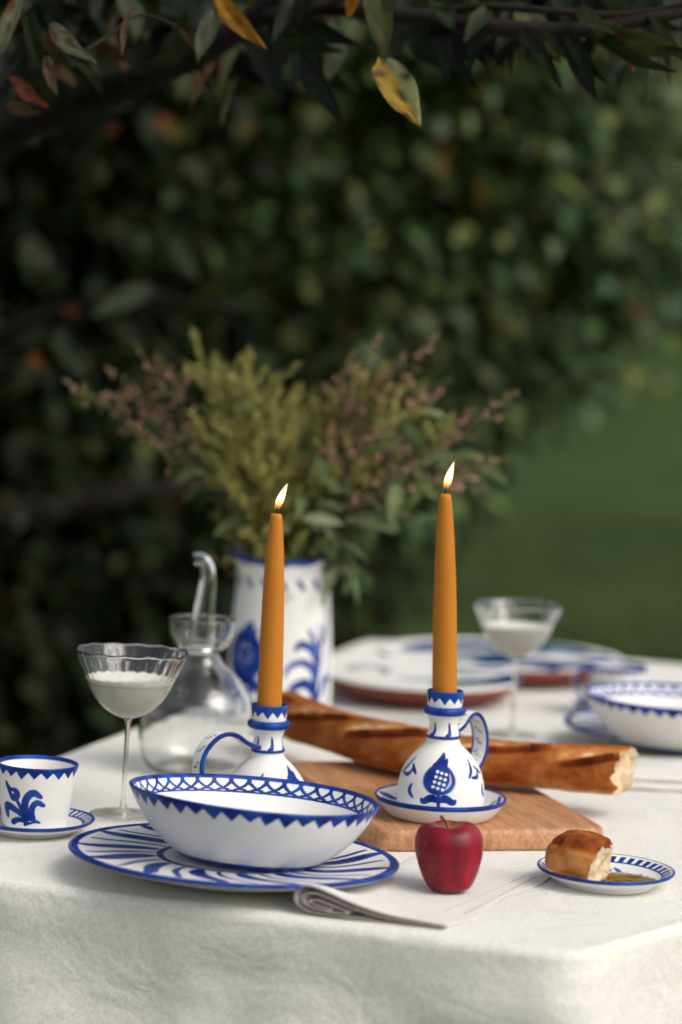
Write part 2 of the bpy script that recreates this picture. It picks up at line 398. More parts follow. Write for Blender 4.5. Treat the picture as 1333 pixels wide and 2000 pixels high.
def small_tree(name, label, base, h, ells, nclump, per, size, gain, autumn, spread=.3, group=None, keep=None):
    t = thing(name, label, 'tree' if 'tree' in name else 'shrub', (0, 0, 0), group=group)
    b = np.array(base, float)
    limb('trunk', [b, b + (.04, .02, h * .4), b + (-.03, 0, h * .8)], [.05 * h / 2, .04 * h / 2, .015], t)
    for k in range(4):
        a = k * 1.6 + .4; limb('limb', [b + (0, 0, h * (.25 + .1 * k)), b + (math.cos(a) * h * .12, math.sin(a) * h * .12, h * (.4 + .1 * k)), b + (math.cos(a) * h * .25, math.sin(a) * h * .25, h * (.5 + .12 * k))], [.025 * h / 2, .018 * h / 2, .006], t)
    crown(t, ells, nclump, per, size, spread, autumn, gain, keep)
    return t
small_tree('shade_tint_shrub', 'dense shrub with deep shade put into its dark leaves beside the tree trunk behind the candles', (-1.3, 6.3, 0), 1.7, [(-1.25, 6.3, 1.0, 1.15, .7, 1.0), (-.35, 6.5, .55, .65, .5, .55), (-2.6, 6.0, 1.2, 1.0, .8, 1.2), (-1.15, 6.0, 2.0, .75, .55, .8), (-1.25, 6.5, 2.9, 1.1, .8, 1.0), (-2.8, 6.5, 2.8, 1.2, .9, 1.2)], 640, 64, (.055, .10), .50, .015, keep=keep_clear)  # deep shade of the left foliage is put into a darker leaf tint
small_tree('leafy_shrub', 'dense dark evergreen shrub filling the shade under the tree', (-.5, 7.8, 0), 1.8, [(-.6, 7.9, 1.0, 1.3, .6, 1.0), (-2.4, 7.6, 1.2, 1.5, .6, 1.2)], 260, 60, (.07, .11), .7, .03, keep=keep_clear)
small_tree('lit_tint_tree', 'leafy tree with side light put into its pale leaves reaching over the open lawn', (1.75, 9.0, 0), 2.6, [(1.0, 8.3, 2.05, .75, .6, .8), (1.2, 8.8, 2.7, .8, .7, .7)], 190, 84, (.06, .105), 5.2, .09, .24, keep=lambda p: (p[:, 0] < .120 * p[:, 1] + .16 * vnoise(p[:, 2] * 3, p[:, 1] * 3, 4)) & (p[:, 2] > .95 + .5 * np.abs(p[:, 0] - .7) + .22 * vnoise(p[:, 0] * 4, p[:, 1] * 4, 5)))  # light falling on the right foliage is put into a raised leaf tint
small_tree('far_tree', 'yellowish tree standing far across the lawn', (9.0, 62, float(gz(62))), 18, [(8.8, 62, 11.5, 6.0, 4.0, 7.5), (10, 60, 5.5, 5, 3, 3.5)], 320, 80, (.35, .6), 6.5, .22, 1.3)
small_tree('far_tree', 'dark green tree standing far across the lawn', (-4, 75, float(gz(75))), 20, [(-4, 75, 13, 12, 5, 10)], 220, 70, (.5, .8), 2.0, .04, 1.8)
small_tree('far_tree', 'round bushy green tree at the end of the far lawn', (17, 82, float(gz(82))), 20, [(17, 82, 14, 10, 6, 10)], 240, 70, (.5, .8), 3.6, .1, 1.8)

# --- near limb and twigs with leaves one can tell apart
def leaf_me(L, W, curl, tintf, fold=.25, seed=0):
    nu, nv = 11, 7; u = np.linspace(0, 1, nu); v = np.linspace(-1, 1, nv); U_, V_ = np.meshgrid(u, v, indexing='ij')
    prof = (np.sin(PI * np.clip(U_, 0.0, 1) ** .8) ** .75) * (1 - .35 * U_ ** 3)
    r = np.random.default_rng(seed)
    y = V_ * prof * W / 2 * (1 + .10 * vnoise(U_ * 9, V_ * 0 + seed, np.sign(V_) * 3))
    z = fold * np.abs(V_) * prof * W / 2 + curl * L * (-(U_ ** 2)) + .035 * L * vnoise(U_ * 4 + seed, V_ * 2.5, seed)
    x = U_ * L * (1 - .15 * abs(curl))
    V = np.stack([x.ravel(), y.ravel(), z.ravel()], 1)
    return make_mesh('leaf', V, grid_faces(nu, nv, False), {'tint': tintf(U_.ravel(), V_.ravel(), r)})
def t_plain(c, spots=None, side=None):
    def f(u, v, r):
        t = np.tile(np.array(c, float), (len(u), 1)) * (1 + .15 * np.sin(u * 30 + np.abs(v) * 6))[:, None]
        if side is not None: t[v > .05] = np.array(side)
        if spots is not None:
            k = fbm(u * 5 + 3.1, v * 2, 1.7 + c[0] * 9, 2) > .28; t[k] = np.array(spots)
        t[np.abs(v) < .1] *= 1.25
        return t
    return f
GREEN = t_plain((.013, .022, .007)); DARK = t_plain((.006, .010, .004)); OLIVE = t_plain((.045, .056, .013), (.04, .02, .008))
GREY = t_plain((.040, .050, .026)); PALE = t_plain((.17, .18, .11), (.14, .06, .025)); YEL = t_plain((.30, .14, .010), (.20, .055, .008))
YG = t_plain((.28, .17, .012), (.045, .018, .012), (.26, .27, .12)); RED = t_plain((.22, .05, .02), (.06, .02, .01)); BROWN = t_plain((.10, .055, .025), (.05, .025, .012))

def near_leaf(branch, p0, p1, wpx, d0, d1, tf, curl=.12, twist=0., seed=0):
    a, b = PD(*p0, d0), PD(*p1, d1); L = (b - a).length; W = wpx * d0 / F_PX
    x = (b - a).normalized(); toward = (CAM - a).normalized()
    z = (toward - x * toward.dot(x)).normalized(); z = Matrix.Rotation(twist, 3, x) @ z; y = z.cross(x)
    o = obj('leaf', leaf_me(L, W, curl, tf, seed=seed), M_near_leaf, branch)
    o.matrix_world = Matrix(((x.x, y.x, z.x, a.x), (x.y, y.y, z.y, a.y), (x.z, y.z, z.z, a.z), (0, 0, 0, 1)))
    return o
TL = [TB + (.03, -.08, 1.25), Vector((-1.05, 4.6, 1.22)), Vector((-.75, 3.7, 1.30))]
b1 = limb('branch', [np.array(v) for v in TL] + [np.array(PD(-40, 275, 3.15)), np.array(PD(180, 190, 3.0)), np.array(PD(385, 110, 2.9)), np.array(PD(520, 20, 2.85)), np.array(PD(640, -120, 2.8))], [.055, .04, .026, .021, .019, .017, .012, .006], tree)
b2 = limb('branch', [np.array(PD(500, 35, 2.86)), np.array(PD(640, 12, 2.75)), np.array(PD(830, 36, 2.68)), np.array(PD(990, 58, 2.62)), np.array(PD(1150, 62, 2.6)), np.array(PD(1360, 20, 2.6))], [.009, .008, .0095, .010, .008, .004], tree)
b3 = limb('branch', [np.array(PD(820, 36, 2.68)), np.array(PD(930, 8, 2.64)), np.array(PD(1080, 22, 2.62)), np.array(PD(1240, 34, 2.62)), np.array(PD(1420, -10, 2.6))], [.005, .0045, .004, .0045, .003], tree)
b4 = limb('branch', [np.array(PD(180, 190, 3.0)), np.array(PD(80, 90, 2.85)), np.array(PD(20, 20, 2.7)), np.array(PD(-10, -120, 2.6))], [.008, .006, .005, .003], tree)
b5 = limb('branch', [np.array(PD(385, 110, 2.9)), np.array(PD(350, 50, 2.7)), np.array(PD(268, 22, 2.6)), np.array(PD(230, 60, 2.55)), np.array(PD(165, 100, 2.5))], [.005, .003, .0022, .0022, .0015], tree)
b6 = limb('branch', [np.array(PD(640, 12, 2.75)), np.array(PD(700, -20, 2.6)), np.array(PD(740, -60, 2.5))], [.004, .003, .002], tree)
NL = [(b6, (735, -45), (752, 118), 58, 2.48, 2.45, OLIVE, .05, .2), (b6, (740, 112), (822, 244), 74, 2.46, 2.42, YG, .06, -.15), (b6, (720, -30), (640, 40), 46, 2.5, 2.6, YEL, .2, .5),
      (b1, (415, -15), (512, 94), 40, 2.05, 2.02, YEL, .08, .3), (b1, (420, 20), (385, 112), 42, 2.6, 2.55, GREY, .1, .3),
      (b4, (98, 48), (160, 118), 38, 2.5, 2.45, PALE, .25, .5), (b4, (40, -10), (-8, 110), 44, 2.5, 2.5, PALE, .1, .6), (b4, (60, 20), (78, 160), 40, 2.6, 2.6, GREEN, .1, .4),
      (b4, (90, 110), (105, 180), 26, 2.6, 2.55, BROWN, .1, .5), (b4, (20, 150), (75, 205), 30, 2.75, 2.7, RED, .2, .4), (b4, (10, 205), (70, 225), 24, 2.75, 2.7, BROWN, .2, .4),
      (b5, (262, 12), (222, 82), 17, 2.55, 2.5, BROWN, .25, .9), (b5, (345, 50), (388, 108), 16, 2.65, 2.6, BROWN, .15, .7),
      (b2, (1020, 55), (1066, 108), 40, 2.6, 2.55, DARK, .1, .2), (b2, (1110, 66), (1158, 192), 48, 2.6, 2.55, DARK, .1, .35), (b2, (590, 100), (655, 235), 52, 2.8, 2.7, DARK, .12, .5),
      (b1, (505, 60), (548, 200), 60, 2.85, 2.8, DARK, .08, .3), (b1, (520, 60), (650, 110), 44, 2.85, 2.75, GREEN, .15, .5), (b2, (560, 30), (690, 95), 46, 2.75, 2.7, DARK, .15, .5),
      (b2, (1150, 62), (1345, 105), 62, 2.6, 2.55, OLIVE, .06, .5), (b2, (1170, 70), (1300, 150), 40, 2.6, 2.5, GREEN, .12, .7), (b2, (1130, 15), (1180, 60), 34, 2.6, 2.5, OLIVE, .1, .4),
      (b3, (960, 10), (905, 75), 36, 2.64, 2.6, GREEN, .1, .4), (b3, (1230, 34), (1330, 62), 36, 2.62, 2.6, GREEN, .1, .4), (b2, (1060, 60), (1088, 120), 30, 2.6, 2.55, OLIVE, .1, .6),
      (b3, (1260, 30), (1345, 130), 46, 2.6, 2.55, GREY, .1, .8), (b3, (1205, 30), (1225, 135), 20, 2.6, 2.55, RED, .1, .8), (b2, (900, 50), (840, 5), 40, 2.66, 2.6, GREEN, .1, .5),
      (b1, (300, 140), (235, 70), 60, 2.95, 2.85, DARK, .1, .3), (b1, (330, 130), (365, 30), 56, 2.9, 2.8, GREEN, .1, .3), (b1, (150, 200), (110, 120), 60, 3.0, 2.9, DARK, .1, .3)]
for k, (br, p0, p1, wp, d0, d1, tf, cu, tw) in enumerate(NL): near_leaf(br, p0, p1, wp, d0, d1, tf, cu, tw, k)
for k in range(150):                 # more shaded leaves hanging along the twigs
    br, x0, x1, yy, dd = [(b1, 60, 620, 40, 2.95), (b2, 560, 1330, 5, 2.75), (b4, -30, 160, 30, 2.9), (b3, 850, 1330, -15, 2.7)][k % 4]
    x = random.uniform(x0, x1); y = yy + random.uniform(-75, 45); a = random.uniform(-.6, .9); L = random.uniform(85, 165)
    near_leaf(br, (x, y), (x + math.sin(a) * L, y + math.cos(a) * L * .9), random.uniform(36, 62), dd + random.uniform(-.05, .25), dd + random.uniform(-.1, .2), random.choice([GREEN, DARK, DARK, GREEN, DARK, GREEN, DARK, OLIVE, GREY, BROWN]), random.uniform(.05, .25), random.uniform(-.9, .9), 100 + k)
# leaves that hang lower, in front of the dark shade on the left
b7 = limb('branch', [np.array([-1.32, 5.3, 1.0]), np.array([-.9, 4.9, 1.15]), np.array(PD(250, 560, 4.6)), np.array(PD(380, 600, 4.4)), np.array(PD(480, 640, 4.3))], [.03, .02, .012, .006, .003], tree)
for k, (p0, p1, wp, tf) in enumerate([((330, 440), (385, 545), 50, GREY), ((375, 600), (455, 535), 40, OLIVE), ((400, 570), (545, 612), 40, GREY), ((300, 560), (180, 610), 50, GREEN), ((230, 620), (275, 680), 40, GREY), ((110, 640), (150, 730), 44, GREY),
                                     ((60, 690), (82, 720), 26, t_plain((.20, .06, .012))), ((303, 248), (330, 230), 20, t_plain((.34, .10, .035))), ((205, 260), (228, 250), 18, t_plain((.15, .04, .018))), ((345, 480), (300, 420), 40, GREEN), ((480, 640), (560, 700), 46, GREEN), ((120, 600), (150, 615), 18, t_plain((.12, .04, .015)))]):
    near_leaf(b7, p0, p1, wp, 4.4, 4.3, tf, .12, .3, 300 + k)

# ------------------------------------------------------------------ table and cloth
OUT = [(-.48, 2.155), (.205, 1.905), (.80, 2.62), (1.02, 3.66), (.05, 3.97)]
def rounded(poly, radii, n):
    pts = []; k = len(poly)
    for i in range(k):
        p = np.array(poly[i]); a = np.array(poly[i - 1]) - p; b = np.array(poly[(i + 1) % k]) - p
        a = p + a / np.linalg.norm(a) * radii[i]; b = p + b / np.linalg.norm(b) * radii[i]
        for t in np.linspace(0, 1, 12): pts.append((1 - t) ** 2 * a + 2 * t * (1 - t) * p + t * t * b)
    pts.append(pts[0]); return resample(np.array(pts), n + 1)[:-1]
table = thing('dining_table', 'wooden dining table hidden beneath the white cloth', 'table', (0, 0, 0))
def slab(poly, z0, z1, bev=.004):
    c = poly.mean(0); rings = [(c[None] + (poly - c) * .0005, z0), (poly - (poly - c) / np.linalg.norm(poly - c, axis=1)[:, None] * bev, z0), (poly, z0 + bev), (poly, z1 - bev), (poly - (poly - c) / np.linalg.norm(poly - c, axis=1)[:, None] * bev, z1), (c[None] + (poly - c) * .0005, z1)]
    return np.concatenate([np.hstack([r, np.full((len(r), 1), z)]) for r, z in rings]), grid_faces(6, len(poly))
M_tw = plain('dark_table_wood', (.12, .07, .04), .6, .3, 12)
ctr = np.array(OUT).mean(0); inner = rounded([tuple(ctr + (np.array(p) - ctr) * .985) for p in OUT], [.04, .10, .06, .05, .05], 120)
obj('tabletop', make_mesh('tabletop', *slab(inner, .715, .748), smooth=False), M_tw, table)
for p in [(-.36, 2.2), (.18, 2.1), (.80, 2.85), (.85, 3.5), (.10, 3.75)]:
    V, F = tube([(p[0], p[1], .716), (p[0], p[1], .36), (p[0], p[1], .0)], [.03, .026, .02], 12); obj('leg', make_mesh('leg', V, F), M_tw, table)

def tablecloth():
    n = 900; o = rounded(OUT, [.03, .035, .06, .05, .05], n); c = o.mean(0)
    tn = np.roll(o, -1, 0) - np.roll(o, 1, 0); nr = np.stack([tn[:, 1], -tn[:, 0]], 1); nr /= np.linalg.norm(nr, axis=1)[:, None]
    sgn = np.sign(((o - c) * nr).sum(1).mean()); nr *= sgn
    s = arclen(np.vstack([o, o[:1]]))[:-1]; rho = .011; rings = []
    for t in np.concatenate([[.001], np.linspace(.06, .9, 34), np.linspace(.915, 1, 12)]):
        q = c + (o - nr * rho - c) * t
        z = .0012 * fbm(q[:, 0] * 9, q[:, 1] * 9, 0, 2) * (t < .999) + .0014 * np.exp(-((1 - t) / .05) ** 2) * vnoise(s * 14, 0, 3)
        rings.append(np.column_stack([q, TABLE + z]))
    for a in np.linspace(0, PI / 2, 8)[1:]:
        q = o - nr * rho * (1 - math.sin(a)); rings.append(np.column_stack([q, np.full(n, TABLE - rho * (1 - math.cos(a)))]))
    H = .46; L = s[-1] + np.linalg.norm(o[0] - o[-1])
    for t in np.linspace(0, 1, 60)[1:]:
        fold = .016 * np.sin(s * 2 * PI / L * 23 + 1.5 * np.sin(s * 3)) * min(1, t * 1.6) + .008 * np.sin(s * 2 * PI / L * 41 + 2) * t
        cr = .0050 * fbm(s * 7 + t * 2, t * 4 + s, 2.0, 3) * min(1, t * 12) - .0022 * np.abs(vnoise(s * 16 + t * 9, t * 6 - s * 3, 7)) * min(1, t * 12)
        flare = .045 * t ** .8 + .02 * np.exp(-((s - 0) ** 2) / .02) * t
        q = o + nr * (flare + fold + cr)[:, None]; z = TABLE - rho - H * t * (1 - .0 * t) + .004 * np.sin(s * 9)
        rings.append(np.column_stack([q, z]))
    V = np.concatenate(rings); ob = obj('tablecloth', make_mesh('tablecloth', V, grid_faces(len(rings), n)), M_cloth)
    tag(ob, 'off-white creased linen tablecloth hanging over the table edges', 'tablecloth')
tablecloth()

# ------------------------------------------------------------------ painted ware
def brush(T, S, d, lo=.9):
    lo = max(lo, .9); return d * (lo + (1 - lo) * (.5 + .5 * vnoise(T * 6, S * 60, 1)))
PLATE_R = .1545
def plate_paint(T, S, R, Z, sr):
    top = S > sr - .004; r = R
    d = sstep(.1445, .1465, r) * (S > sr - .006) * 1.0
    ring = sstep(.0035, .0022, np.abs(r - .0690)); d = np.maximum(d, ring * top)
    rr = np.random.default_rng(5); n = 26
    t = np.clip((r - .074) / .072, 0, 1)
    for k in range(n):
        a0 = 2 * PI * k / n + rr.uniform(-.02, .02); thick = (k % 2 == 0); A = .30 + rr.uniform(-.05, .05)
        ctr_ = a0 + A * (t * t * (3 - 2 * t)) ; w_ = (.0060 if thick else .0020) * (.45 + 1.1 * np.sin(PI * np.clip(t, 0, 1)) ** .7) * rr.uniform(.85, 1.15)
        off = np.abs(wrap(T - ctr_)) * r * .92
        m_ = sstep(w_ + .0007, w_ - .0007, off) * top * (r > .0745) * sstep(.1475, .1455, r) * (1 if thick else .9) * (t < (1.0 if thick else .93))
        d = np.maximum(d, m_)
    return brush(T, S, d)
PLATE = [(0, .004), (.082, .004), (.084, 0), (.092, 0), (.094, .004), (.125, .0085), (.150, .0140), (.1545, .0165), (.1535, .0192), (.149, .0188), (.128, .0165), (.104, .0146), (.092, .0138), (.06, .0132), (0, .0130)]
def make_plate(label, loc, rot):
    o = lathe('dinner_plate', PLATE, M_glaze, None, 640, 190, 2, plate_paint); o.location = loc; o.rotation_euler = rot
    o.scale = (.968, .968, 1); return tag(o, label, 'plate')
BOWL = [(0, .004), (.056, .004), (.058, 0), (.066, 0), (.0690, .004), (.081, .013), (.098, .032), (.1105, .054), (.1165, .068), (.1185, .0725), (.1165, .0745), (.1135, .071), (.1065, .055), (.094, .034), (.076, .016), (.052, .009), (0, .008)]
def bowl_paint(T, S, R, Z, sr):
    v = sr - S                                             # >0 outside
    depth = .0065 + .0115 * teeth(T, 42, 3)
    d = ((v > -.003) * sstep(-.0005, .0005, depth - v)).astype(float)
    d = np.maximum(d, sstep(.0005, -.0005, np.abs(v + .001) - .004))
    vi = -v                                                # inside
    n = 40; h = .0178; wdt = 2 * PI / n * 1.55
    lat = np.zeros_like(T)
    for k in range(n):
        a = wrap(T - 2 * PI * k / n); q = np.clip(np.abs(a) / wdt, 0, 1); yc = .003 + h * np.sqrt(1 - q * q)
        # distance approx: normalise by slope
        dist = np.abs(np.hypot(a / wdt, (vi - .003) / h) - 1) * .021
        lat = np.maximum(lat, sstep(.0019, .0010, dist) * (vi > .001) * (vi < .03))
    d = np.maximum(d, lat * (.78 + .22 * np.sin(T + .4)))
    d = np.maximum(d, sstep(.0065, .0055, Z) * (S < sr) * (R > .062))
    return brush(T, S, d, .8)
def make_bowl(label, loc, rot):
    o = lathe('serving_bowl', BOWL, M_glaze, None, 620, 190, 2, bowl_paint, wob=lambda T, R, Z: (R * (1 + .006 * np.cos(2 * T + 1) * (Z / .07)), Z + .0012 * np.sin(2 * T) * (Z / .07)))
    o.location = loc; o.rotation_euler = rot; o.scale = (.955, .955, .81); return tag(o, label, 'bowl')
p = P(457, 1667, .0200); make_plate('blue rimmed dinner plate with wavy strokes beneath the bowl beside the apple', (p.x, p.y, TABLE + .0025), (math.radians(-1.7), math.radians(1.5), 0))
q = P(486, 1547, .0768); make_bowl('white bowl with blue zigzag rim nearest the folded napkin and apple', (q.x + .002, q.y, TABLE + .0165), (math.radians(-2.8), math.radians(3.2), 0))
p = P(1336, 1432, .0200); make_plate('blue rimmed dinner plate with wavy strokes beneath the bowl beside the handled cup', (p.x, p.y, TABLE + .010), (0, 0, 2.2))
q = P(1327, 1345, .090); make_bowl('white bowl with blue zigzag rim standing beside the handled cup and baguette end', (q.x, q.y, TABLE + .0225), (0, 0, 2.5))

# cups with saucers
def saucer_paint(T, S, R, Z, sr):
    d = sstep(.0545, .0553, R) * (S > sr - .006)
    rope = sstep(.15, -.15, np.sin(T * 46 + (R - .05) * 260) - .1) * (R > .0475) * (R < .056) * (S > sr)
    d = np.maximum(d, rope * .9); d = np.maximum(d, sstep(.0011, .0005, np.abs(R - .047)) * (S > sr))
    return brush(T, S, d)
SAUCER = [(0, .003), (.030, .003), (.031, 0), (.036, 0), (.037, .003), (.050, .008), (.0575, .0125), (.0585, .0145), (.057, .0155), (.050, .0115), (.040, .007), (.03, .006), (0, .006)]
CUP = [(0, .002), (.024, .002), (.025, 0), (.029, 0), (.031, .003), (.0335, .018), (.0355, .038), (.0385, .057), (.0395, .0605), (.0385, .0625), (.0365, .060), (.0335, .038), (.031, .016), (.026, .006), (0, .005)]
def cup_paint_fn(motif):
    def f(T, S, R, Z, sr):
        v = sr - S; depth = .0045 + .0075 * teeth(T + .1, 20, 8)
        d = ((v > -.002) * sstep(-.0004, .0004, depth - v)).astype(float)
        d = np.maximum(d, sstep(.0004, -.0004, np.abs(v + .001) - .003))
        U = wrap(T - motif) * .034; V = Z; o = (S < sr)
        m_ = stroke(U, V, [(.018, .009), (.004, .014), (-.006, .030)], [.0008, .0022, .0014])
        m_ = np.maximum(m_, disc(U, V, -.0085, .0350, .0062, .0066)); m_ = np.maximum(m_, stroke(U, V, [(-.012, .037), (-.0165, .042), (-.018, .046)], [.004, .0022, .001]))
        m_ = m_ * (1 - .8 * disc(U, V, -.0105, .0365, .0018, .0012, -.6, .4))
        for pts, wd in [([(.006, .012), (.001, .028), (.009, .040), (.0175, .034)], [.002, .0035, .0034, .0015]), ([(.012, .010), (.008, .021), (.013, .030), (.0205, .026)], [.002, .003, .0028, .0015]),
                        ([(.004, .013), (-.008, .021), (-.020, .024), (-.0175, .013)], [.0015, .003, .004, .0018]), ([(.004, .010), (-.004, .0115), (-.0105, .008)], [.0015, .0026, .0030]), ([(.010, .009), (.003, .007)], [.001, .0018])]:
            m_ = np.maximum(m_, stroke(U, V, pts, wd))
        d = np.maximum(d, m_ * o)
        for k in (1, 2):
            Uk = wrap(T - motif - k * 2.1) * .034
            d = np.maximum(d, o * stroke(Uk, V, [(0, .008), (-.008, .024), (.006, .040)], [.001, .003, .001])); d = np.maximum(d, o * stroke(Uk, V, [(0, .008), (.012, .020), (.016, .030)], [.001, .003, .001]))
        return brush(T, S, d, .8)
    return f
def strap(pts, width, thick, side, n=None):
    """flat strap swept along pts (3d); side = width direction; returns V,F and paint (edge lines)"""
    p = resample(chaikin(pts, 3), n or 48); tan = np.gradient(p, axis=0); tan /= np.linalg.norm(tan, axis=1)[:, None]
    side = np.array(side, float); nrm = np.cross(tan, side); nrm /= np.linalg.norm(nrm, axis=1)[:, None]
    m_ = 40; a = np.arange(m_) / m_ * 2 * PI
    cx = np.sign(np.cos(a)) * np.abs(np.cos(a)) ** .6 * width / 2; cy = np.sign(np.sin(a)) * np.abs(np.sin(a)) ** .6 * thick / 2
    V = p[:, None] + cx[None, :, None] * side + cy[None, :, None] * nrm[:, None]
    X = np.tile(cx, len(p)); Yc = np.tile(cy, len(p)); S = np.repeat(np.linspace(0, 1, len(p)), m_)
    return V.reshape(-1, 3), grid_faces(len(p), m_), X, Yc, S
def cup_handle(parent, ang):
    c, s = math.cos(ang), math.sin(ang)
    pts = [(r * c, r * s, z) for r, z in [(.036, .052), (.048, .057), (.060, .050), (.062, .036), (.052, .018), (.033, .012)]]
    V, F, X, Y_, S = strap(pts, .010, .0045, (-s, c, 0)); d = sstep(.0022, .003, np.abs(X))
    obj('handle', make_mesh('handle', V, F, {'paint': d}), M_glaze, parent)
def make_cup(label, loc, motif, hand, lab_s):
    s = lathe('saucer', SAUCER, M_glaze, None, 320, 110, 2, saucer_paint); s.location = loc; tag(s, lab_s, 'saucer')
    t = thing('cup', label, 'cup', (loc[0], loc[1], loc[2] + .0065)); lathe('body', CUP, M_glaze, t, 360, 150, 2, cup_paint_fn(motif)); cup_handle(t, hand)
    return t
p = P(68, 1594, .0155); t = make_cup('small white cup painted with a blue flower spray', (p.x, p.y, TABLE), -PI / 2 - .25, PI * .93, 'small saucer with blue rope rim under the flower cup')
t.rotation_euler = (0, math.radians(1.2), 0)
p = P(1204, 1374, .0155); make_cup('white handled cup with zigzag rim behind the far bowl', (p.x, p.y, TABLE), -PI / 2 + 1.2, PI + .25, 'blue edged saucer under the cup behind the far bowl')

# candle holders
def holder_saucer_paint(T, S, R, Z, sr):
    d = sstep(.062, .0632, R) * (np.abs(S - sr) < .0065)
    ins = S > sr
    for k in range(7):
        U = wrap(T - 2 * PI * k / 7) * .055; V = R
        d = np.maximum(d, ins * stroke(U, V, [(-.012, .050), (.0, .056), (.014, .061)], [.001, .0028, .001])); d = np.maximum(d, ins * stroke(U, V, [(.012, .050), (.017, .053), (.014, .057)], [.001, .0016, .001]))
    return brush(T, S, d)
HS = [(0, .003), (.044, .003), (.045, 0), (.050, 0), (.056, .006), (.0635, .0165), (.0655, .0195), (.0645, .0215), (.062, .0195), (.054, .0105), (.046, .006), (0, .006)]
HB = [(.042, .0055), (.0430, .012), (.0432, .024), (.0420, .036), (.0375, .050), (.0270, .0635), (.0185, .071), (.0160, .0755), (.0160, .0775), (.0172, .0795), (.0165, .082), (.0145, .0865), (.0138, .092), (.0155, .098), (.0178, .103)]
def body_paint_fn(motif):
    def f(T, S, R, Z, sr):
        U = wrap(T - motif) * .042; d = pomegranate(U, Z, 0, .0425, .56)
        for k, a in enumerate((1.05, -1.0, 2.1, 3.1)):
            Uk = wrap(T - motif - a) * .040
            for pts, wd in [([(-.010, .044), (-.004, .050), (.0, .060)], [.0008, .0022, .0008]), ([(-.006, .044), (.004, .043), (.008, .051)], [.0008, .0022, .0008]), ([(.004, .054), (.010, .049), (.014, .046)], [.0008, .002, .0008]), ([(.012, .036), (.009, .029), (.015, .023)], [.0008, .0024, .0008])]:
                d = np.maximum(d, .9 * stroke(Uk, Z, pts, wd))
        d = np.maximum(d, sstep(.0019, .0012, np.abs(Z - .0797)))
        for k in range(6):
            Uk = wrap(T - motif - .5 - 2 * PI * k / 6) * .0145
            d = np.maximum(d, stroke(Uk, Z, [(-.0025, .081), (.0, .085), (-.001, .094)], [.0025, .0016, .0006]))
        return brush(T, S, d, .8)
    return f
def socket_paint(T, S, R, Z, sr):
    v = .1245 - Z; depth = .0055 + .0065 * teeth(T + .2, 11, 4)
    d = sstep(-.0004, .0004, depth - v) * (R > .0155); return brush(T, S, np.maximum(d, (Z > .1225) * (R > .0145) * 1.0), .8)
def ring_paint(T, S, R, Z, sr): return brush(T, S, np.ones_like(T), .85)
def make_holder(label, loc, motif, hand, reach=1.0):
    t = thing('candle_holder', label, 'candle holder', loc)
    lathe('saucer', HS, M_glaze, t, 360, 130, 2, holder_saucer_paint)
    lathe('body', HB, M_glaze, t, 420, 190, 2, body_paint_fn(motif), rim=-1)
    lathe('collar', [(.0172, .1015), (.0195, .1015), (.0212, .104), (.0212, .107), (.0195, .1092), (.0170, .1095)], M_glaze, t, 96, 24, 2, ring_paint)
    lathe('socket', [(.0168, .108), (.0172, .112), (.0175, .119), (.0181, .1235), (.0176, .1252), (.0162, .1248), (.0152, .120), (.0150, .108), (.006, .106)], M_glaze, t, 240, 90, 2, socket_paint)
    c, s = math.cos(hand), math.sin(hand)
    pts = [((.0135 + (r - .0135) * reach) * c, (.0135 + (r - .0135) * reach) * s, z) for r, z in [(.0135, .0835), (.024, .0875), (.036, .099), (.050, .098), (.062, .084), (.066, .066), (.060, .048), (.042, .036), (.038, .034)]]
    V, F, X, Y_, S = strap(pts, .0195, .0050, (-s, c, 0), 120)
    outer = Y_ > 0
    # which side is outer: normal pointing away from the neck axis at mid strap
    d = np.maximum(sstep(.0062, .0072, X * 1.0), sstep(.0080, .0086, -X)) * 1.0
    ph = (S * 9) % 1 - .5
    for sg in (-1, 1): d = np.maximum(d, sstep(.0013, .0006, np.abs(X - .004 + 0.007 * (ph + .1) ** 2 * 12 * .5 + .0015)) * (np.abs(ph) < .32))
    obj('handle', make_mesh('handle', V, F, {'paint': brush(X * 100, S, d, .8)}), M_glaze, t); return t

M_wax = bpy.data.materials.new('honey_wax'); nt, bs = nodes(M_wax)
n = noise(nt, 60, 3); n2 = noise(nt, 14, 3, vec_scale=(1, 1, .4)); r = ramp(nt, n2.outputs[0], [(.3, (.44, .150, .012)), (.7, (.54, .205, .022))])
nt.links.new(r.outputs[0], bs.inputs['Base Color']); bs.inputs['Roughness'].default_value = .55; bs.inputs['Specular IOR Level'].default_value = .2
bs.inputs['Subsurface Weight'].default_value = .15; bs.inputs['Subsurface Radius'].default_value = (.012, .005, .0015); bs.inputs['Subsurface Scale'].default_value = .6
bump(nt, bs, n.outputs[0], .35, .0015)
M_wick = plain('charred_wick', (.02, .014, .012), .9)
M_flame = bpy.data.materials.new('candle_flame'); nt, bs = nodes(M_flame)
nt.nodes.remove(bs); tcf = N(nt, 'ShaderNodeTexCoord'); sep = N(nt, 'ShaderNodeSeparateXYZ'); nt.links.new(tcf.outputs['Generated'], sep.inputs[0]); em = N(nt, 'ShaderNodeEmission')   # glowing gas: light comes from the volume
r = ramp(nt, sep.outputs['Z'], [(0, (.08, .06, .25)), (.10, (.9, .22, .03)), (.30, (1.0, .52, .12)), (.55, (1, .74, .36)), (1, (1, .66, .26))]); nt.links.new(r.outputs[0], em.inputs[0])
r2 = ramp(nt, sep.outputs['Z'], [(0, (.05, .05, .05)), (.22, (.16, .16, .16)), (.5, (1, 1, 1)), (.9, (.8, .8, .8)), (1, (.4, .4, .4))]); mm = N(nt, 'ShaderNodeMath', operation='MULTIPLY'); mm.inputs[1].default_value = 1500
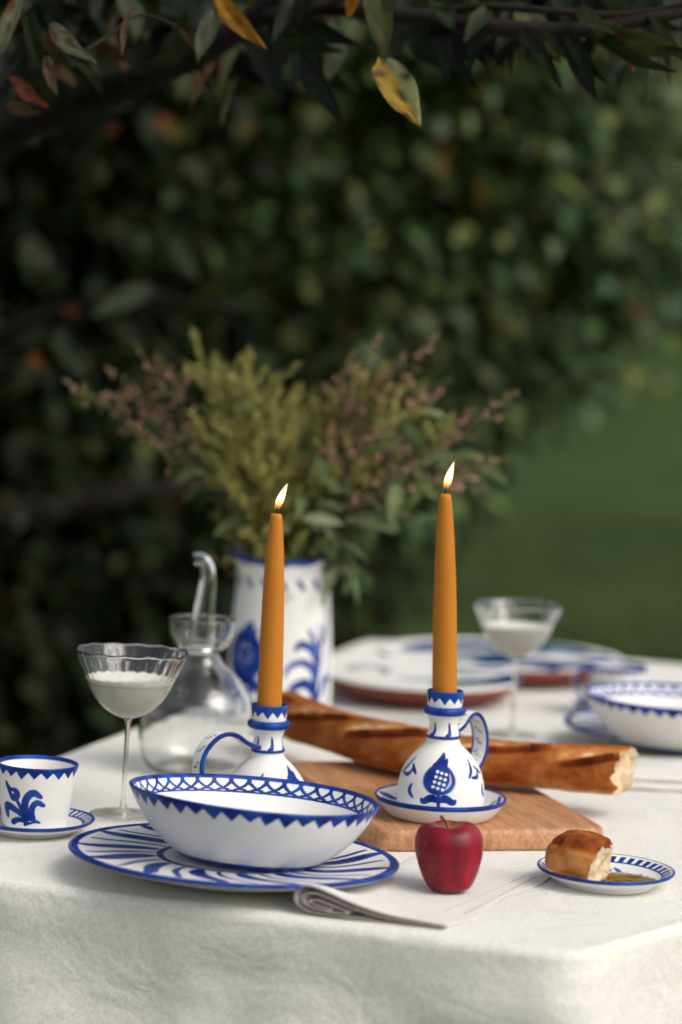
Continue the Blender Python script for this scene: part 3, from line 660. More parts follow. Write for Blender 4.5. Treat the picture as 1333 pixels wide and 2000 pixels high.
nt.links.new(r2.outputs[0], mm.inputs[0]); nt.links.new(mm.outputs[0], em.inputs[1]); nt.links.new(em.outputs[0], nt.nodes['Material Output'].inputs['Volume'])
def make_candle(label, base, tip, flame_tip):
    t = thing('taper_candle', label, 'candle', base); d = Vector(tip) - Vector(base); L = d.length
    t.rotation_euler = d.to_track_quat('Z', 'X').to_euler()
    pr = [(0, 0), (.0118, 0), (.0122, .004), (.0121, L * .25), (.0112, L * .55), (.0092, L * .80), (.0067, L * .955), (.0058, L * .985), (.0048, L), (.0020, L - .0012), (0, L - .0015)]
    lathe('wax', pr, M_wax, t, 48, 80, 2, wob=lambda T, R, Z: (R * (1 + .012 * vnoise(Z * 60, np.cos(T) * 1.5, np.sin(T) * 1.5)), Z))
    V, F = tube([(0, 0, L - .003), (.0004, 0, L + .003), (.0016, 0, L + .008)], [.0008, .0008, .0005], 8); obj('wick', make_mesh('wick', V, F), M_wick, t)
    fl = .0300 * (1 if tip[0] > 0 else .95); lean = .34 if tip[0] > 0 else .42; zz = np.linspace(0, 1, 28); rr = .0042 * (np.sin(PI * zz ** .62) ** .9) * (1 - .25 * zz); rr[0] = rr[-1] = 1e-4
    nn = 20; T = np.tile(np.arange(nn) / nn * 2 * PI, 28); Z = np.repeat(zz, nn); R = np.repeat(rr, nn)
    V = np.stack([R * np.cos(T) + .001 + lean * fl * Z ** 1.4 * .8, R * np.sin(T), L + .003 + fl * Z * .97], 1)
    obj('flame', make_mesh('flame', V, grid_faces(28, nn), {'paint': Z}), M_flame, t); return t

BZ = .022
hr = P(861, 1553, BZ + .0205)
make_holder('bell shaped candle holder with pomegranate standing on the wooden board', (hr.x, hr.y, TABLE + BZ), -PI / 2 - .10, math.radians(52))
hl = P(527, 1572, .0205); sc_ = P(527, 1388, .117)
hl = P(527, 1376, .1245)
make_holder('candle holder with scrolled handle standing directly on the tablecloth behind the bowl', (hl.x, hl.y, TABLE), -PI / 2 + .9, math.radians(214), 1.28)
def at_depth(px, py, y): return PD(px, py, y)
cb = Vector((hr.x, hr.y, TABLE + BZ + .107)); ct = at_depth(870, 963, hr.y); make_candle('honey coloured taper candle burning in the holder on the board', cb, ct, None)
cb2 = Vector((hl.x, hl.y, TABLE + .107)); ct2 = at_depth(540, 1002, hl.y); make_candle('honey coloured taper candle burning in the holder behind the bowl', cb2, ct2, None)

# vase -----------------------------------------------------------------------------
vb = P(543, 1404, 0); VH = .213
def vase_paint(T, S, R, Z, sr):
    out = S < sr; d = ((Z > VH - .0085) * sstep(VH - .0085, VH - .0075, Z)).astype(float)
    for k in range(16):
        U = wrap(T - 2 * PI * k / 16) * .06; d = np.maximum(d, out * stroke(U, Z, [(-.004, VH - .028), (.001, VH - .034), (.005, VH - .042)], [.0014, .0032, .001]))
    for a in (-2.32, .6):
        U = wrap(T - a) * .066
        g = pomegranate(U, Z, 0, .087, 1.0); g = np.maximum(g, disc(U, Z, 0, .086, .030, .032) * (1 - .75 * disc(U, Z, 0, .089, .0125, .017, e=.3) + .6 * disc(U, Z, 0, .089, .006, .008, e=.4)))
        for sg in (-1, 1): g = np.maximum(g, stroke(U, Z, [(sg * .004, .038), (sg * .024, .052), (sg * .034, .036), (sg * .022, .026)], [.002, .0055, .005, .0015]))
        g = np.maximum(g, stroke(U, Z, [(0, .060), (.001, .012)], [.0025, .002])); g = np.maximum(g, stroke(U, Z, [(-.03, .004), (-.012, .018), (0, .012)], [.001, .004, .002])); d = np.maximum(d, g * out)
    for a, fl in ((-.72, 1), (2.2, -1)):
        U = wrap(T - a) * .066; d = np.maximum(d, out * frond(U, Z, 0, .012, 1.12, fl)); d = np.maximum(d, out * stroke(U, Z, [(.018, .01), (.020, .09), (.016, .17)], [.0025, .002, .001]))
    return brush(T, S, d, .7)
VP = [(0, .003), (.056, .003), (.058, 0), (.064, 0), (.0665, .004), (.0675, .03), (.0665, .07), (.0640, .12), (.0605, .165), (.0590, .185), (.0605, .197), (.0640, .2075), (.0650, .2125), (.0632, .2135), (.0590, .205), (.0555, .185), (.058, .15), (.062, .07), (.060, .02), (.05, .010), (0, .008)]
def vase_wob(T, R, Z):
    k = np.clip((Z - .18) / .03, 0, 1); return R * (1 + .05 * k * np.cos(T * 2 - .3) + .02 * k * np.cos(7 * T)), Z + .006 * k * np.cos(2 * T + .4) + .0016 * k * np.cos(9 * T)
vase = thing('flower_vase', 'tall white vase with blue pomegranate and scroll painting holding the bouquet', 'vase', (vb.x, vb.y, TABLE))
lathe('body', VP, M_glaze, vase, 420, 240, 2, vase_paint, wob=vase_wob)
# ------------------------------------------------------------------ bouquet
def bead():
    u = np.array([(0, 0, 1), (.9, 0, .1), (0, .9, .1), (-.9, 0, .1), (0, -.9, .1), (0, 0, -1)], float); f = np.array([(0, 1, 2), (0, 2, 3), (0, 3, 4), (0, 4, 1), (5, 2, 1), (5, 3, 2), (5, 4, 3), (5, 1, 4)]); return u, f
BU, BF = bead()
def beads_mesh(pos, size, tint):
    n = len(pos); V = pos[:, None] + BU[None] * size[:, None, None] * rng.uniform(.7, 1.3, (n, 1, 3)); F = (BF[None] + (np.arange(n) * 6)[:, None, None]).reshape(-1, 3)
    return make_mesh('florets', V.reshape(-1, 3), F, {'tint': np.repeat(tint, 6, 0)})
MOUTH = np.array([vb.x, vb.y, TABLE + VH])
PINKS = np.array([(.62, .34, .30), (.74, .46, .40), (.30, .27, .11), (.24, .24, .085), (.21, .21, .08), (.50, .24, .20), (.30, .25, .11), (.26, .25, .10), (.36, .27, .15)])
OLIVES = np.array([(.30, .28, .075), (.42, .41, .15), (.26, .28, .10), (.32, .24, .075), (.27, .30, .115)])
SILV = np.array([(.24, .27, .15), (.15, .19, .075), (.10, .14, .045)])
def stem_curve(px, py, dy, mx=0, sag=.0):
    tip = np.array(PD(px, py, vb.y + dy)); st = MOUTH + np.array([(tip[0] - MOUTH[0]) * .10, (tip[1] - MOUTH[1]) * .2, -.12])
    k = np.clip((tip - MOUTH) * .18, -.035, .035); neck = MOUTH + np.array([k[0], k[1], .01])
    mid = neck * .5 + tip * .5 + np.array([-(tip[0] - neck[0]) * .10 + mx, 0, .05 * abs(tip[0] - neck[0]) + sag])
    return [st, neck, mid, tip]
def along(c, t0, t1, n):
    p = resample(chaikin(c, 4), 200); k = (np.linspace(t0, t1, n) * 199).astype(int); tn = np.gradient(p, axis=0)[k]; return p[k], tn / np.linalg.norm(tn, axis=1)[:, None]
def stem_leaves(parent, c, n, t0, t1, L, col, droop=.3):
    p, tn = along(c, t0, t1, n)
    for k in range(n):
        d = tn[k] * .6 + unit(1)[0] * np.array([1, .8, .6]); d[2] -= droop; d /= np.linalg.norm(d); x = Vector(d); z = Vector((rng.normal(0, .4), -.6, .7)); z = (z - x * z.dot(x)).normalized(); y = z.cross(x); l = L * rng.uniform(.6, 1.15)
        o = obj('leaf', leaf_me(l, l * rng.uniform(.22, .36), rng.uniform(.05, .3), t_plain(col[rng.integers(len(col))] * rng.uniform(.7, 1.2)), seed=int(rng.integers(999))), M_near_leaf, parent)
        o.matrix_world = Matrix(((x.x, y.x, z.x, p[k][0]), (x.y, y.y, z.y, p[k][1]), (x.z, y.z, z.z, p[k][2]), (0, 0, 0, 1)))
def heather(px, py, dy, n=120, t0=.42, label='pink', leafn=3, grp=''):
    t = thing('heather_sprig', label, 'flower', group=grp); c = stem_curve(px, py, dy); V, F = tube(c, [.0016, .0014, .0011, .0006], 6, 3); obj('stem', make_mesh('stem', V, F), M_stem, t)
    p, tn = along(c, t0, 1, n); u = (np.linspace(0, 1, n)); rad = .021 * np.sin(PI * np.clip(u * .9 + .12, 0, 1)) ** .7 + .002
    q = p + unit(n) * rad[:, None] * rng.random((n, 1)) ** .5; tw = PINKS[rng.integers(0, len(PINKS), n)] * rng.uniform(.85, 1.6, (n, 1))
    o = obj('florets', beads_mesh(q, rng.uniform(.0014, .0040, n), tw), M_floret, t); o['kind'] = 'stuff'
    # short side twigs with beads
    parts = []; bq, bt = [], []
    for k in range(9):
        i = int(n * rng.uniform(.02, .8)); d = unit(1)[0] * .6 + tn[i] * .8; d[1] *= .4; e = p[i] + d * rng.uniform(.02, .07); parts.append(tube([p[i], p[i] * .5 + e * .5 + (0, 0, -.004), e], [.0007, .0005, .0004], 5, 1))
        m_ = 16; tt = rng.random(m_) ** .7; bq.append(p[i] + (e - p[i]) * tt[:, None] + rng.normal(0, .0028, (m_, 3))); bt.append(PINKS[rng.integers(0, len(PINKS), m_)] * rng.uniform(.65, 1.3, (m_, 1)))
    tw_ = obj('twigs', make_mesh('twigs', *join(parts)), M_stem, t); tw_['kind'] = 'stuff'; bq = np.concatenate(bq)
    o = obj('side_florets', beads_mesh(bq, rng.uniform(.0016, .0038, len(bq)), np.concatenate(bt)), M_floret, t); o['kind'] = 'stuff'
    stem_leaves(t, c, leafn, .22, .75, .04, SILV)
def plume(px, py, dy, n=700, wd=.026, label='', grp=''):
    t = thing('olive_plume', label, 'flower', group=grp); c = stem_curve(px, py, dy); V, F = tube(c, [.0018, .0015, .0011, .0006], 6, 3); obj('stem', make_mesh('stem', V, F), M_stem, t)
    p, tn = along(c, .26, 1, 200); nb = 26; q, ax, tw = [], [], []
    for b in range(nb):                                  # feathery side branches
        u = (b + rng.random()) / nb; k = int(u * 199); d = tn[k] * .8 + unit(1)[0] * 1.0 + np.array([0, 0, .22]); d /= np.linalg.norm(d)
        ln = wd * rng.uniform(1.2, 2.3) * (1 - .55 * u); m_ = n // nb; tt = rng.random(m_) ** .8
        q.append(p[k] + d * (tt * ln)[:, None] + np.array([0, 0, 1]) * (.25 * ln * tt ** 2)[:, None] + rng.normal(0, .0022, (m_, 3))); ax.append(d + unit(m_) * .7 + np.array([0, 0, .3])); tw.append(np.full(m_, rng.uniform(.55, 1.4)))
    q = np.concatenate(q); ax = np.concatenate(ax); n = len(q); tint = OLIVES[rng.integers(0, len(OLIVES), n)] * np.minimum(rng.uniform(1.1, 2.1, (n, 1)) * np.concatenate(tw)[:, None], 1.9)
    h = rng.random(n) < .35
    o = obj('florets', beads_mesh(q[h], rng.uniform(.0010, .0024, h.sum()), tint[h]), M_floret, t); o['kind'] = 'stuff'
    o = obj('needles', leaves_mesh('needles', q[~h], ax[~h], unit((~h).sum()), rng.uniform(.006, .014, (~h).sum()), tint[~h], .22), M_floret, t); o['kind'] = 'stuff'
def leafy(px, py, dy, n=9, L=.05, label='', grp='', droop=.5, t0=.3):
    t = thing('greenery_sprig', label, 'foliage', group=grp); c = stem_curve(px, py, dy, sag=.02); V, F = tube(c, [.0018, .0016, .0013, .0008], 6, 3); obj('stem', make_mesh('stem', V, F), M_stem, t); stem_leaves(t, c, n, t0, 1, L, np.vstack([SILV, SILV[1:] * .8]), droop)
G1, G2, G3, G4 = 'pink sprigs on the left of the bouquet', 'olive plumes in the middle of the bouquet', 'pink sprigs on the right of the bouquet', 'leafy stems in the bouquet'
for x, y, dy, lb in [(122, 742, -.02, 'pink heather sprig reaching farthest out sideways above the coupe glass by the flower cup'), (208, 718, .03, 'pink heather sprig between the outermost and the tallest sprig above the cruet'), (262, 672, -.01, 'tallest pink heather sprig on the cruet side of the bouquet'), (300, 800, .05, 'short low pink heather sprig tucked behind the others above the cruet')]: heather(x, y, dy, 100, .45, lb, 2, G1)
for x, y, dy in [(395, 655, .04), (450, 690, 0), (478, 672, .03), (512, 695, -.03), (545, 715, .02), (405, 790, -.02), (470, 760, -.05), (440, 880, -.06), (560, 820, -.02), (500, 850, -.06), (420, 700, .0), (535, 760, -.05), (455, 820, -.03), (600, 900, -.04)]: plume(x, y + 62, dy, 1500, .046, 'olive yellow feathery plume in the dense middle of the bouquet', G2)
for x, y, dy in [(700, 700, .05), (745, 690, .02), (830, 720, .04), (770, 760, -.03), (640, 760, .0), (890, 800, -.02), (700, 860, -.05)]: plume(x, y + 45, dy, 900, .034, 'thin olive plume among the pink sprigs of the bouquet', 'olive plumes among the pink sprigs')
for x, y, dy in [(690, 690, .04), (742, 652, .02), (790, 690, -.02), (850, 658, 0), (880, 740, .03), (1012, 765, -.02), (992, 895, -.04), (935, 935, -.05), (815, 905, -.07), (745, 830, -.06), (650, 830, -.05), (690, 760, .0), (820, 770, .0), (900, 850, .03)]: heather(x, y, dy, 130, .40, {850: 'tallest pink heather sprig rising behind the candle on the board', 1012: 'pink heather sprig arching farthest out past the board candle over the lawn', 992: 'low pink heather sprig spreading just past the flame of the board candle'}.get(x, 'pink heather sprig leaning out of the vase towards the burning candle on the board'), 4, G3)
for x, y, dy, n_ in [(685, 1120, -.05, 9), (775, 940, -.06, 8), (640, 960, -.07, 8), (720, 860, -.04, 9), (370, 900, -.03, 8), (815, 800, -.05, 8), (590, 1010, -.07, 6), (690, 1010, -.06, 9), (880, 890, -.03, 8), (675, 1060, -.07, 8), (740, 1000, -.05, 8), (620, 890, -.06, 8), (320, 850, .0, 6), (840, 930, -.04, 8), (790, 1010, -.03, 7), (930, 900, .0, 7), (760, 780, .0, 8)]: leafy(x, y, dy, n_ + 6, .06, {685: 'leafy green stem hanging lowest over the vase rim beside the candle', 320: 'leafy green stem under the pink sprigs on the cruet side'}.get(x, 'leafy green stem with narrow drooping leaves in the bouquet'), G4)

# ------------------------------------------------------------------ glassware
M_thin = bpy.data.materials.new('thin_glass'); nt, bs = nodes(M_thin)
fr = N(nt, 'ShaderNodeFresnel'); fr.inputs[0].default_value = 1.35; tp_ = N(nt, 'ShaderNodeBsdfTransparent'); tp_.inputs[0].default_value = (.965, .975, .97, 1); gl = N(nt, 'ShaderNodeBsdfGlossy'); gl.inputs['Roughness'].default_value = .03; mx = N(nt, 'ShaderNodeMixShader')
nn_ = noise(nt, 40); bp = N(nt, 'ShaderNodeBump'); bp.inputs['Distance'].default_value = .001; bp.inputs['Strength'].default_value = .3; nt.links.new(nn_.outputs[0], bp.inputs['Height']); nt.links.new(bp.outputs[0], gl.inputs['Normal'])
nt.links.new(fr.outputs[0], mx.inputs[0]); nt.links.new(tp_.outputs[0], mx.inputs[1]); nt.links.new(gl.outputs[0], mx.inputs[2]); nt.links.new(mx.outputs[0], nt.nodes['Material Output'].inputs['Surface'])
M_drink = bpy.data.materials.new('cloudy_drink'); nt, bs = nodes(M_drink)
n = noise(nt, 70, 4); r = ramp(nt, n.outputs[0], [(.3, (.86, .82, .70)), (.7, (.90, .87, .77))]); nt.links.new(r.outputs[0], bs.inputs['Base Color'])
bs.inputs['Roughness'].default_value = .55; bs.inputs['Subsurface Weight'].default_value = .6; bs.inputs['Subsurface Radius'].default_value = (.02, .018, .014); bs.inputs['Subsurface Scale'].default_value = .5
bs.inputs['Transmission Weight'].default_value = .15; bs.inputs['IOR'].default_value = 1.2
M_foam = plain('drink_foam', (.84, .82, .76), .7, .06, 250, .3, .0006)
def make_coupe(label, loc, rot=(0, 0, 0)):
    t = thing('coupe_glass', label, 'glass', loc, rot)
    def wob(T, R, Z):
        row = np.arange(len(R)) // 112; out = row < row.max() * .48; k = np.clip((Z - .105) / .05, 0, 1)
        return R * (1 + .010 * np.cos(28 * T) * k * out), Z + .0005 * np.cos(14 * T) * np.clip((Z - .155) / .01, 0, 1) + .0007 * np.sin(3 * T) * np.clip((Z - .15) / .02, 0, 1)
    lathe('bowl', [(0, .0985), (.004, .0985), (.014, .1015), (.029, .111), (.0385, .125), (.0455, .142), (.0520, .157), (.0560, .1665), (.0562, .1678), (.0552, .1676), (.0508, .157), (.0443, .142), (.0373, .1262), (.028, .1125), (.013, .1033), (0, .1020)], M_glass, t, 112, 90, 2, wob=wob)
    lathe('stem', [(0, .0983), (.0046, .0983), (.0030, .094), (.0023, .085), (.0021, .05), (.0022, .020), (.0032, .009), (.0050, .0052), (0, .0050)], M_glass, t, 48, 50, 2)
    lathe('foot', [(.0342, .0004), (.0341, .0009), (.0335, .0016), (.020, .0022), (.0085, .0036), (.0052, .0050)], M_thin, t, 64, 40, 2)
    lathe('drink', [(0, .1018), (.0133, .1028), (.0284, .1120), (.0377, .1258), (.0412, .1342), (.0412, .1346), (0, .1346)], M_drink, t, 80, 50, 1)
    lathe('foam', [(0, .1346), (.0412, .1344), (.0418, .1350), (.0434, .1390), (.0434, .1402), (.030, .1402), (.012, .1404), (0, .1404)], M_foam, t, 90, 50, 1, wob=lambda T, R, Z: (R, Z + .0007 * vnoise(R * np.cos(T) * 200, R * np.sin(T) * 200, 1) * (Z > .138)))
    return t
g1 = P(240, 1592, 0); make_coupe('ribbed coupe glass of cloudy drink between the flower cup and the bowl', (g1.x, g1.y, TABLE), (0, math.radians(1.0), .2))
g2 = P(1000, 1436, 0); make_coupe('ribbed coupe glass of cloudy drink in front of the terracotta plates', (g2.x, g2.y, TABLE), (0, 0, .9))

cz = P(383, 1506, 0)
cr = thing('glass_cruet', 'clear glass cruet with drip collar and bent spout beside the tall vase', 'cruet', (cz.x, cz.y, TABLE))
lathe('body', [(0, .002), (.046, .001), (.055, .004), (.0625, .018), (.0660, .040), (.0660, .064), (.0590, .087), (.0440, .106), (.0275, .119), (.0205, .130), (.0205, .138), (.0190, .138), (.0188, .130), (.0258, .118), (.042, .1050), (.0568, .0860), (.0638, .0635), (.0637, .040), (.0602, .019), (.053, .0068), (.045, .0045), (0, .0050)], M_glass, cr, 96, 110, 2)
lathe('drip_collar', [(.0200, .1375), (.028, .139), (.034, .146), (.0365, .156), (.0372, .170), (.0376, .1725), (.0362, .1722), (.0350, .157), (.0325, .1485), (.027, .1415), (.0200, .1400)], M_glass, cr, 96, 50, 2)
def hollow(pts, r0, thick, n=24):
    V1, F1 = tube(pts, r0, n, 3); V2, F2 = tube(pts, np.asarray(r0) - thick, n, 3); V1, V2 = V1[n:-n], V2[n:-n]; k = len(V1) // n
    V = np.concatenate([V1, V2[::-1].reshape(k, n, 3)[:, ::-1].reshape(-1, 3)]); return V, grid_faces(2 * k, n)
hx = lambda a, z: (a, -a * .15, z)
V1, F1 = tube([hx(.0, .139), hx(.0, .165), hx(.003, .195), hx(.0055, .220), hx(.002, .234), hx(-.005, .2385), hx(-.0105, .2375)], [.0165, .0145, .0115, .0092, .0085, .0078, .0074], 24, 3)
k_ = len(V1) // 24
V2, F2 = tube([hx(.0, .139), hx(.0, .165), hx(.003, .195), hx(.0055, .220), hx(.002, .234), hx(-.005, .2385), hx(-.0105, .2375)], [.0148, .0128, .0098, .0075, .0068, .0062, .0058], 24, 3)
obj('spout', make_mesh('spout', *join([(V1[24:-24], grid_faces(k_ - 2, 24)), (V2[24:-24], grid_faces(k_ - 2, 24)[:, ::-1])])), M_glass, cr)

# ------------------------------------------------------------------ board, bread, apple
b_p2, b_p3, b_p1 = P(742, 1622, BZ), P(1180, 1618, BZ), P(612, 1492, BZ)
ex = (b_p3 - b_p2); wid = ex.length + .012; ex.normalize(); ey = Vector((-ex.y, ex.x, 0)); 
bc = b_p2 + ex * (wid / 2 - .006) + ey * .19
M_wood = bpy.data.materials.new('board_wood'); nt, bs = nodes(M_wood)
n1 = noise(nt, 1, 5, .6, vec_scale=(130, 9, 60)); n2 = noise(nt, 1, 3, .5, vec_scale=(22, 3, 22)); n3 = noise(nt, 1, 2, .7, vec_scale=(500, 25, 300))
c1 = ramp(nt, n2.outputs[0], [(.3, (.44, .205, .090)), (.7, (.54, .285, .140))]); c2 = ramp(nt, n1.outputs[0], [(.32, (.70, .63, .58)), (.58, (1.05, 1.05, 1.05))]); c3 = ramp(nt, n3.outputs[0], [(.36, (.75, .70, .66)), (.52, (1, 1, 1))])
nt.links.new(mix(nt, 1.0, mix(nt, 1.0, c1.outputs[0], c2.outputs[0], 'MULTIPLY'), c3.outputs[0], 'MULTIPLY'), bs.inputs['Base Color']); bs.inputs['Roughness'].default_value = .55; bump(nt, bs, n1.outputs[0], .25, .001)
poly = rounded([(-wid / 2, -.19), (wid / 2, -.19), (wid / 2, .19), (-wid / 2, .19)], [.034, .022, .03, .03], 160)
cc = poly.mean(0); rings = []
pn = np.roll(poly, -1, 0) - np.roll(poly, 1, 0); pn = np.stack([pn[:, 1], -pn[:, 0]], 1); pn /= np.linalg.norm(pn, axis=1)[:, None]
for ins, z in [(.3, 0), (.004, 0), (.001, .0015), (0, .004), (0, BZ - .006), (.001, BZ - .003), (.0035, BZ - .0006), (.008, BZ)]:
    q = poly - pn * ins if ins < .2 else cc + (poly - cc) * .001; rings.append(np.column_stack([q, np.full(len(q), z)]))
for t_ in (.8, .5, .2, .001): q = cc + (poly - pn * .008 - cc) * t_; rings.append(np.column_stack([q, np.full(len(q), BZ)]))
bo = obj('cutting_board', make_mesh('cutting_board', np.concatenate(rings), grid_faces(len(rings), 160)), M_wood, None, (bc.x, bc.y, TABLE), (0, 0, math.atan2(ex.y, ex.x)))
tag(bo, 'thick light wooden cutting board under the baguette and candle holder', 'board')

def bread_mat(name, stops, rough=.6, bmp=.003, scale=30):
    m = bpy.data.materials.new(name); nt, bs = nodes(m); at = N(nt, 'ShaderNodeAttribute', attribute_name='paint'); nz = noise(nt, scale, 5, .65)
    ad = N(nt, 'ShaderNodeMath', operation='MULTIPLY_ADD'); ad.inputs[1].default_value = .75; nt.links.new(nz.outputs[0], ad.inputs[0]); sb = N(nt, 'ShaderNodeMath', operation='SUBTRACT'); sb.inputs[1].default_value = .37
    nt.links.new(at.outputs['Fac'], sb.inputs[0]); nt.links.new(sb.outputs[0], ad.inputs[2]); r = ramp(nt, ad.outputs[0], stops); nt.links.new(r.outputs[0], bs.inputs['Base Color']); bs.inputs['Roughness'].default_value = rough
    bs.inputs['Specular IOR Level'].default_value = .08; nz2 = noise(nt, 160, 5, .75); bump(nt, bs, nz2.outputs[0], .8, bmp); return m
M_crust = bread_mat('bread_crust', [(.0, (.07, .015, .004)), (.28, (.20, .046, .010)), (.52, (.36, .108, .022)), (.78, (.54, .25, .085)), (1, (.74, .50, .26))], .7, .0032)
M_crumb = bread_mat('bread_crumb', [(.0, (.46, .27, .12)), (.4, (.70, .53, .33)), (1, (.80, .68, .48))], .9, .004, 120)

def baguette():
    px = [(540, 1386), (600, 1412), (660, 1432), (740, 1455), (835, 1473), (940, 1490), (1080, 1499), (1218, 1508)]
    sp = np.array([P(a, b, BZ + .027) for a, b in px]); sp = resample(chaikin(sp, 3), 420); org = sp[-1].copy(); org[2] = TABLE + BZ
    s = arclen(sp); L = s[-1]; u = s / L; tn = np.gradient(sp, axis=0); tn /= np.linalg.norm(tn, axis=1)[:, None]
    nn = 128; a = np.arange(nn) / nn * 2 * PI
    sd_ = np.cross(tn, [0, 0, 1]); sd_ /= np.linalg.norm(sd_, axis=1)[:, None]; up = np.cross(sd_, tn)
    U_ = np.repeat(u, nn); A = np.tile(a, len(u)); Sx = np.repeat(s, nn)
    ry = .0285 * (1 - .10 * np.cos(u * 17)) ; rz = .0265 * (1 + .05 * np.sin(u * 13 + 1)); taper = np.where(u < .08, np.sqrt(np.clip(1 - ((.08 - u) / .085) ** 2, .02, 1)), 1)
    ca, sa = np.cos(A), np.sin(A)
    rad = np.ones_like(A)
    # long slashes along the top: an opened ear with a raised lip
    xs = Sx / .125 + .25; ph = xs - np.floor(xs); ang = wrap(A - 1.15); off = (ph - .5) * .9; on = np.clip(np.sin(PI * ph) * 1.6, 0, 1) ** .7
    gro = np.exp(-((ang - off) / .24) ** 2) * on; lip = np.exp(-((ang - off + .33) / .10) ** 2) * on; under = np.exp(-((ang - off + .50) / .09) ** 2) * on
    rad = rad - .20 * gro + .24 * lip - .06 * under
    X3 = np.repeat(sp, nn, 0)
    nz = fbm(X3[:, 0] * 40 + ca * 1.6, X3[:, 1] * 40 + sa * 1.6, ca * 1.2, 3); rad = rad + .045 * nz + .010 * fbm(X3[:, 0] * 160 + ca * 5, X3[:, 1] * 160 + sa * 5, sa * 6, 2)
    flat = np.where(sa < -.75, -.75 + (sa + .75) * .25, sa)
    V = X3 + (np.repeat(ry * taper, nn) * ca * rad)[:, None] * np.repeat(sd_, nn, 0) + (np.repeat(rz * taper, nn) * flat * rad)[:, None] * np.repeat(up, nn, 0)
    # torn end: ragged push along the axis
    endk = U_ > .94; rag = .010 * vnoise(A * 2.2, 3, 1) + .007 * vnoise(A * 6, 1, 5)
    rag = rag * .45 - .010 * ca + .004 * sa; V[endk] += (((U_[endk] - .94) / .06) * rag[endk])[:, None] * tn[-1]
    paint = .52 + .14 * nz - .40 * lip * (vnoise(Sx * 90, 0, 1) > -.3) + .46 * gro * (1 + .7 * vnoise(Sx * 120, A * 6, 2)) - .34 * under + .10 * vnoise(U_ * 14, ca, sa)
    paint = paint + .22 * (sa < -.6)
    t = thing('baguette', 'long crusty baguette torn at one end lying across the wooden board', 'baguette'); V0 = V
    obj('crust', make_mesh('crust', V, grid_faces(len(u), nn), {'paint': np.clip(paint, 0, 1)}), M_crust, t)
    ring = V0[-nn:]; c0 = ring.mean(0); rr = [ring]; 
    for k in (.93, .82, .66, .48, .3, .12, .005):
        q = c0 + (ring - c0) * k; dsp = (-.004 * (k < .9) + .007 * fbm(q[:, 0] * 90, q[:, 1] * 90, q[:, 2] * 90, 3) * (k > .01) * (k < .93)); q = q + np.atleast_1d(dsp)[:, None] * tn[-1]; rr.append(q)
    Vc = np.concatenate(rr); pc = .55 + .4 * fbm(Vc[:, 0] * 120, Vc[:, 1] * 120, Vc[:, 2] * 120, 2)
    pc[:nn] = .1
    obj('crumb', make_mesh('crumb', Vc, grid_faces(len(rr), nn), {'paint': np.clip(pc, 0, 1)}), M_crumb, t)
baguette()

# side dish with oil and a torn chunk of bread
def dish_paint(T, S, R, Z, sr):
    d = sstep(.0605, .0613, R) * (np.abs(S - sr) < .006); ins = S > sr
    d = np.maximum(d, ins * .85 * sstep(.2, -.2, np.sin(T * 40 + (R - .05) * 200) - .2) * (R > .052) * (R < .0585)); d = np.maximum(d, ins * sstep(.001, .0004, np.abs(R - .0515)))
    for k in range(6):
        U = wrap(T - 2 * PI * k / 6) * .03; d = np.maximum(d, ins * .9 * stroke(U, R, [(-.006, .018), (.0, .030), (.006, .040)], [.001, .0026, .001])); d = np.maximum(d, ins * .9 * stroke(U, R, [(.010, .020), (.008, .030), (.013, .038)], [.001, .002, .001]))
    return brush(T, S, d)
DISH = [(0, .003), (.036, .003), (.037, 0), (.043, 0), (.045, .004), (.056, .0095), (.0620, .0135), (.0632, .0155), (.0618, .0170), (.055, .0125), (.047, .0085), (.038, .0072), (0, .0072)]
dp = P(1184, 1694, .0160)
ds = lathe('side_dish', DISH, M_glaze, None, 380, 130, 2, dish_paint); ds.location = (dp.x, dp.y, TABLE); tag(ds, 'little blue patterned dish of oil holding the bread chunk', 'dish')
M_oil = bpy.data.materials.new('olive_oil'); nt, bs = nodes(M_oil); n = noise(nt, 60); r = ramp(nt, n.outputs[0], [(.3, (.40, .20, .02)), (.7, (.62, .40, .08))]); nt.links.new(r.outputs[0], bs.inputs['Base Color'])
bs.inputs['Roughness'].default_value = .05; bs.inputs['Transmission Weight'].default_value = .75; bs.inputs['IOR'].default_value = 1.46
an = np.arange(64) / 64 * 2 * PI; r_ = .024 * (1 + .22 * vnoise(np.cos(an) * 1.7, np.sin(an) * 1.7, 2) + .1 * np.cos(2 * an)); rings = [np.column_stack([r_ * k * np.cos(an) * 1.15, r_ * k * np.sin(an), np.full(64, z)]) for k, z in [(1, .0), (.97, .0009), (.9, .0013), (.5, .0014), (.001, .0014)]]
oo = obj('oil_pool', make_mesh('oil_pool', np.concatenate(rings), grid_faces(5, 64)), M_oil, None, (dp.x + .016, dp.y - .006, TABLE + .0073)); tag(oo, 'golden pool of olive oil in the little side dish', 'oil')

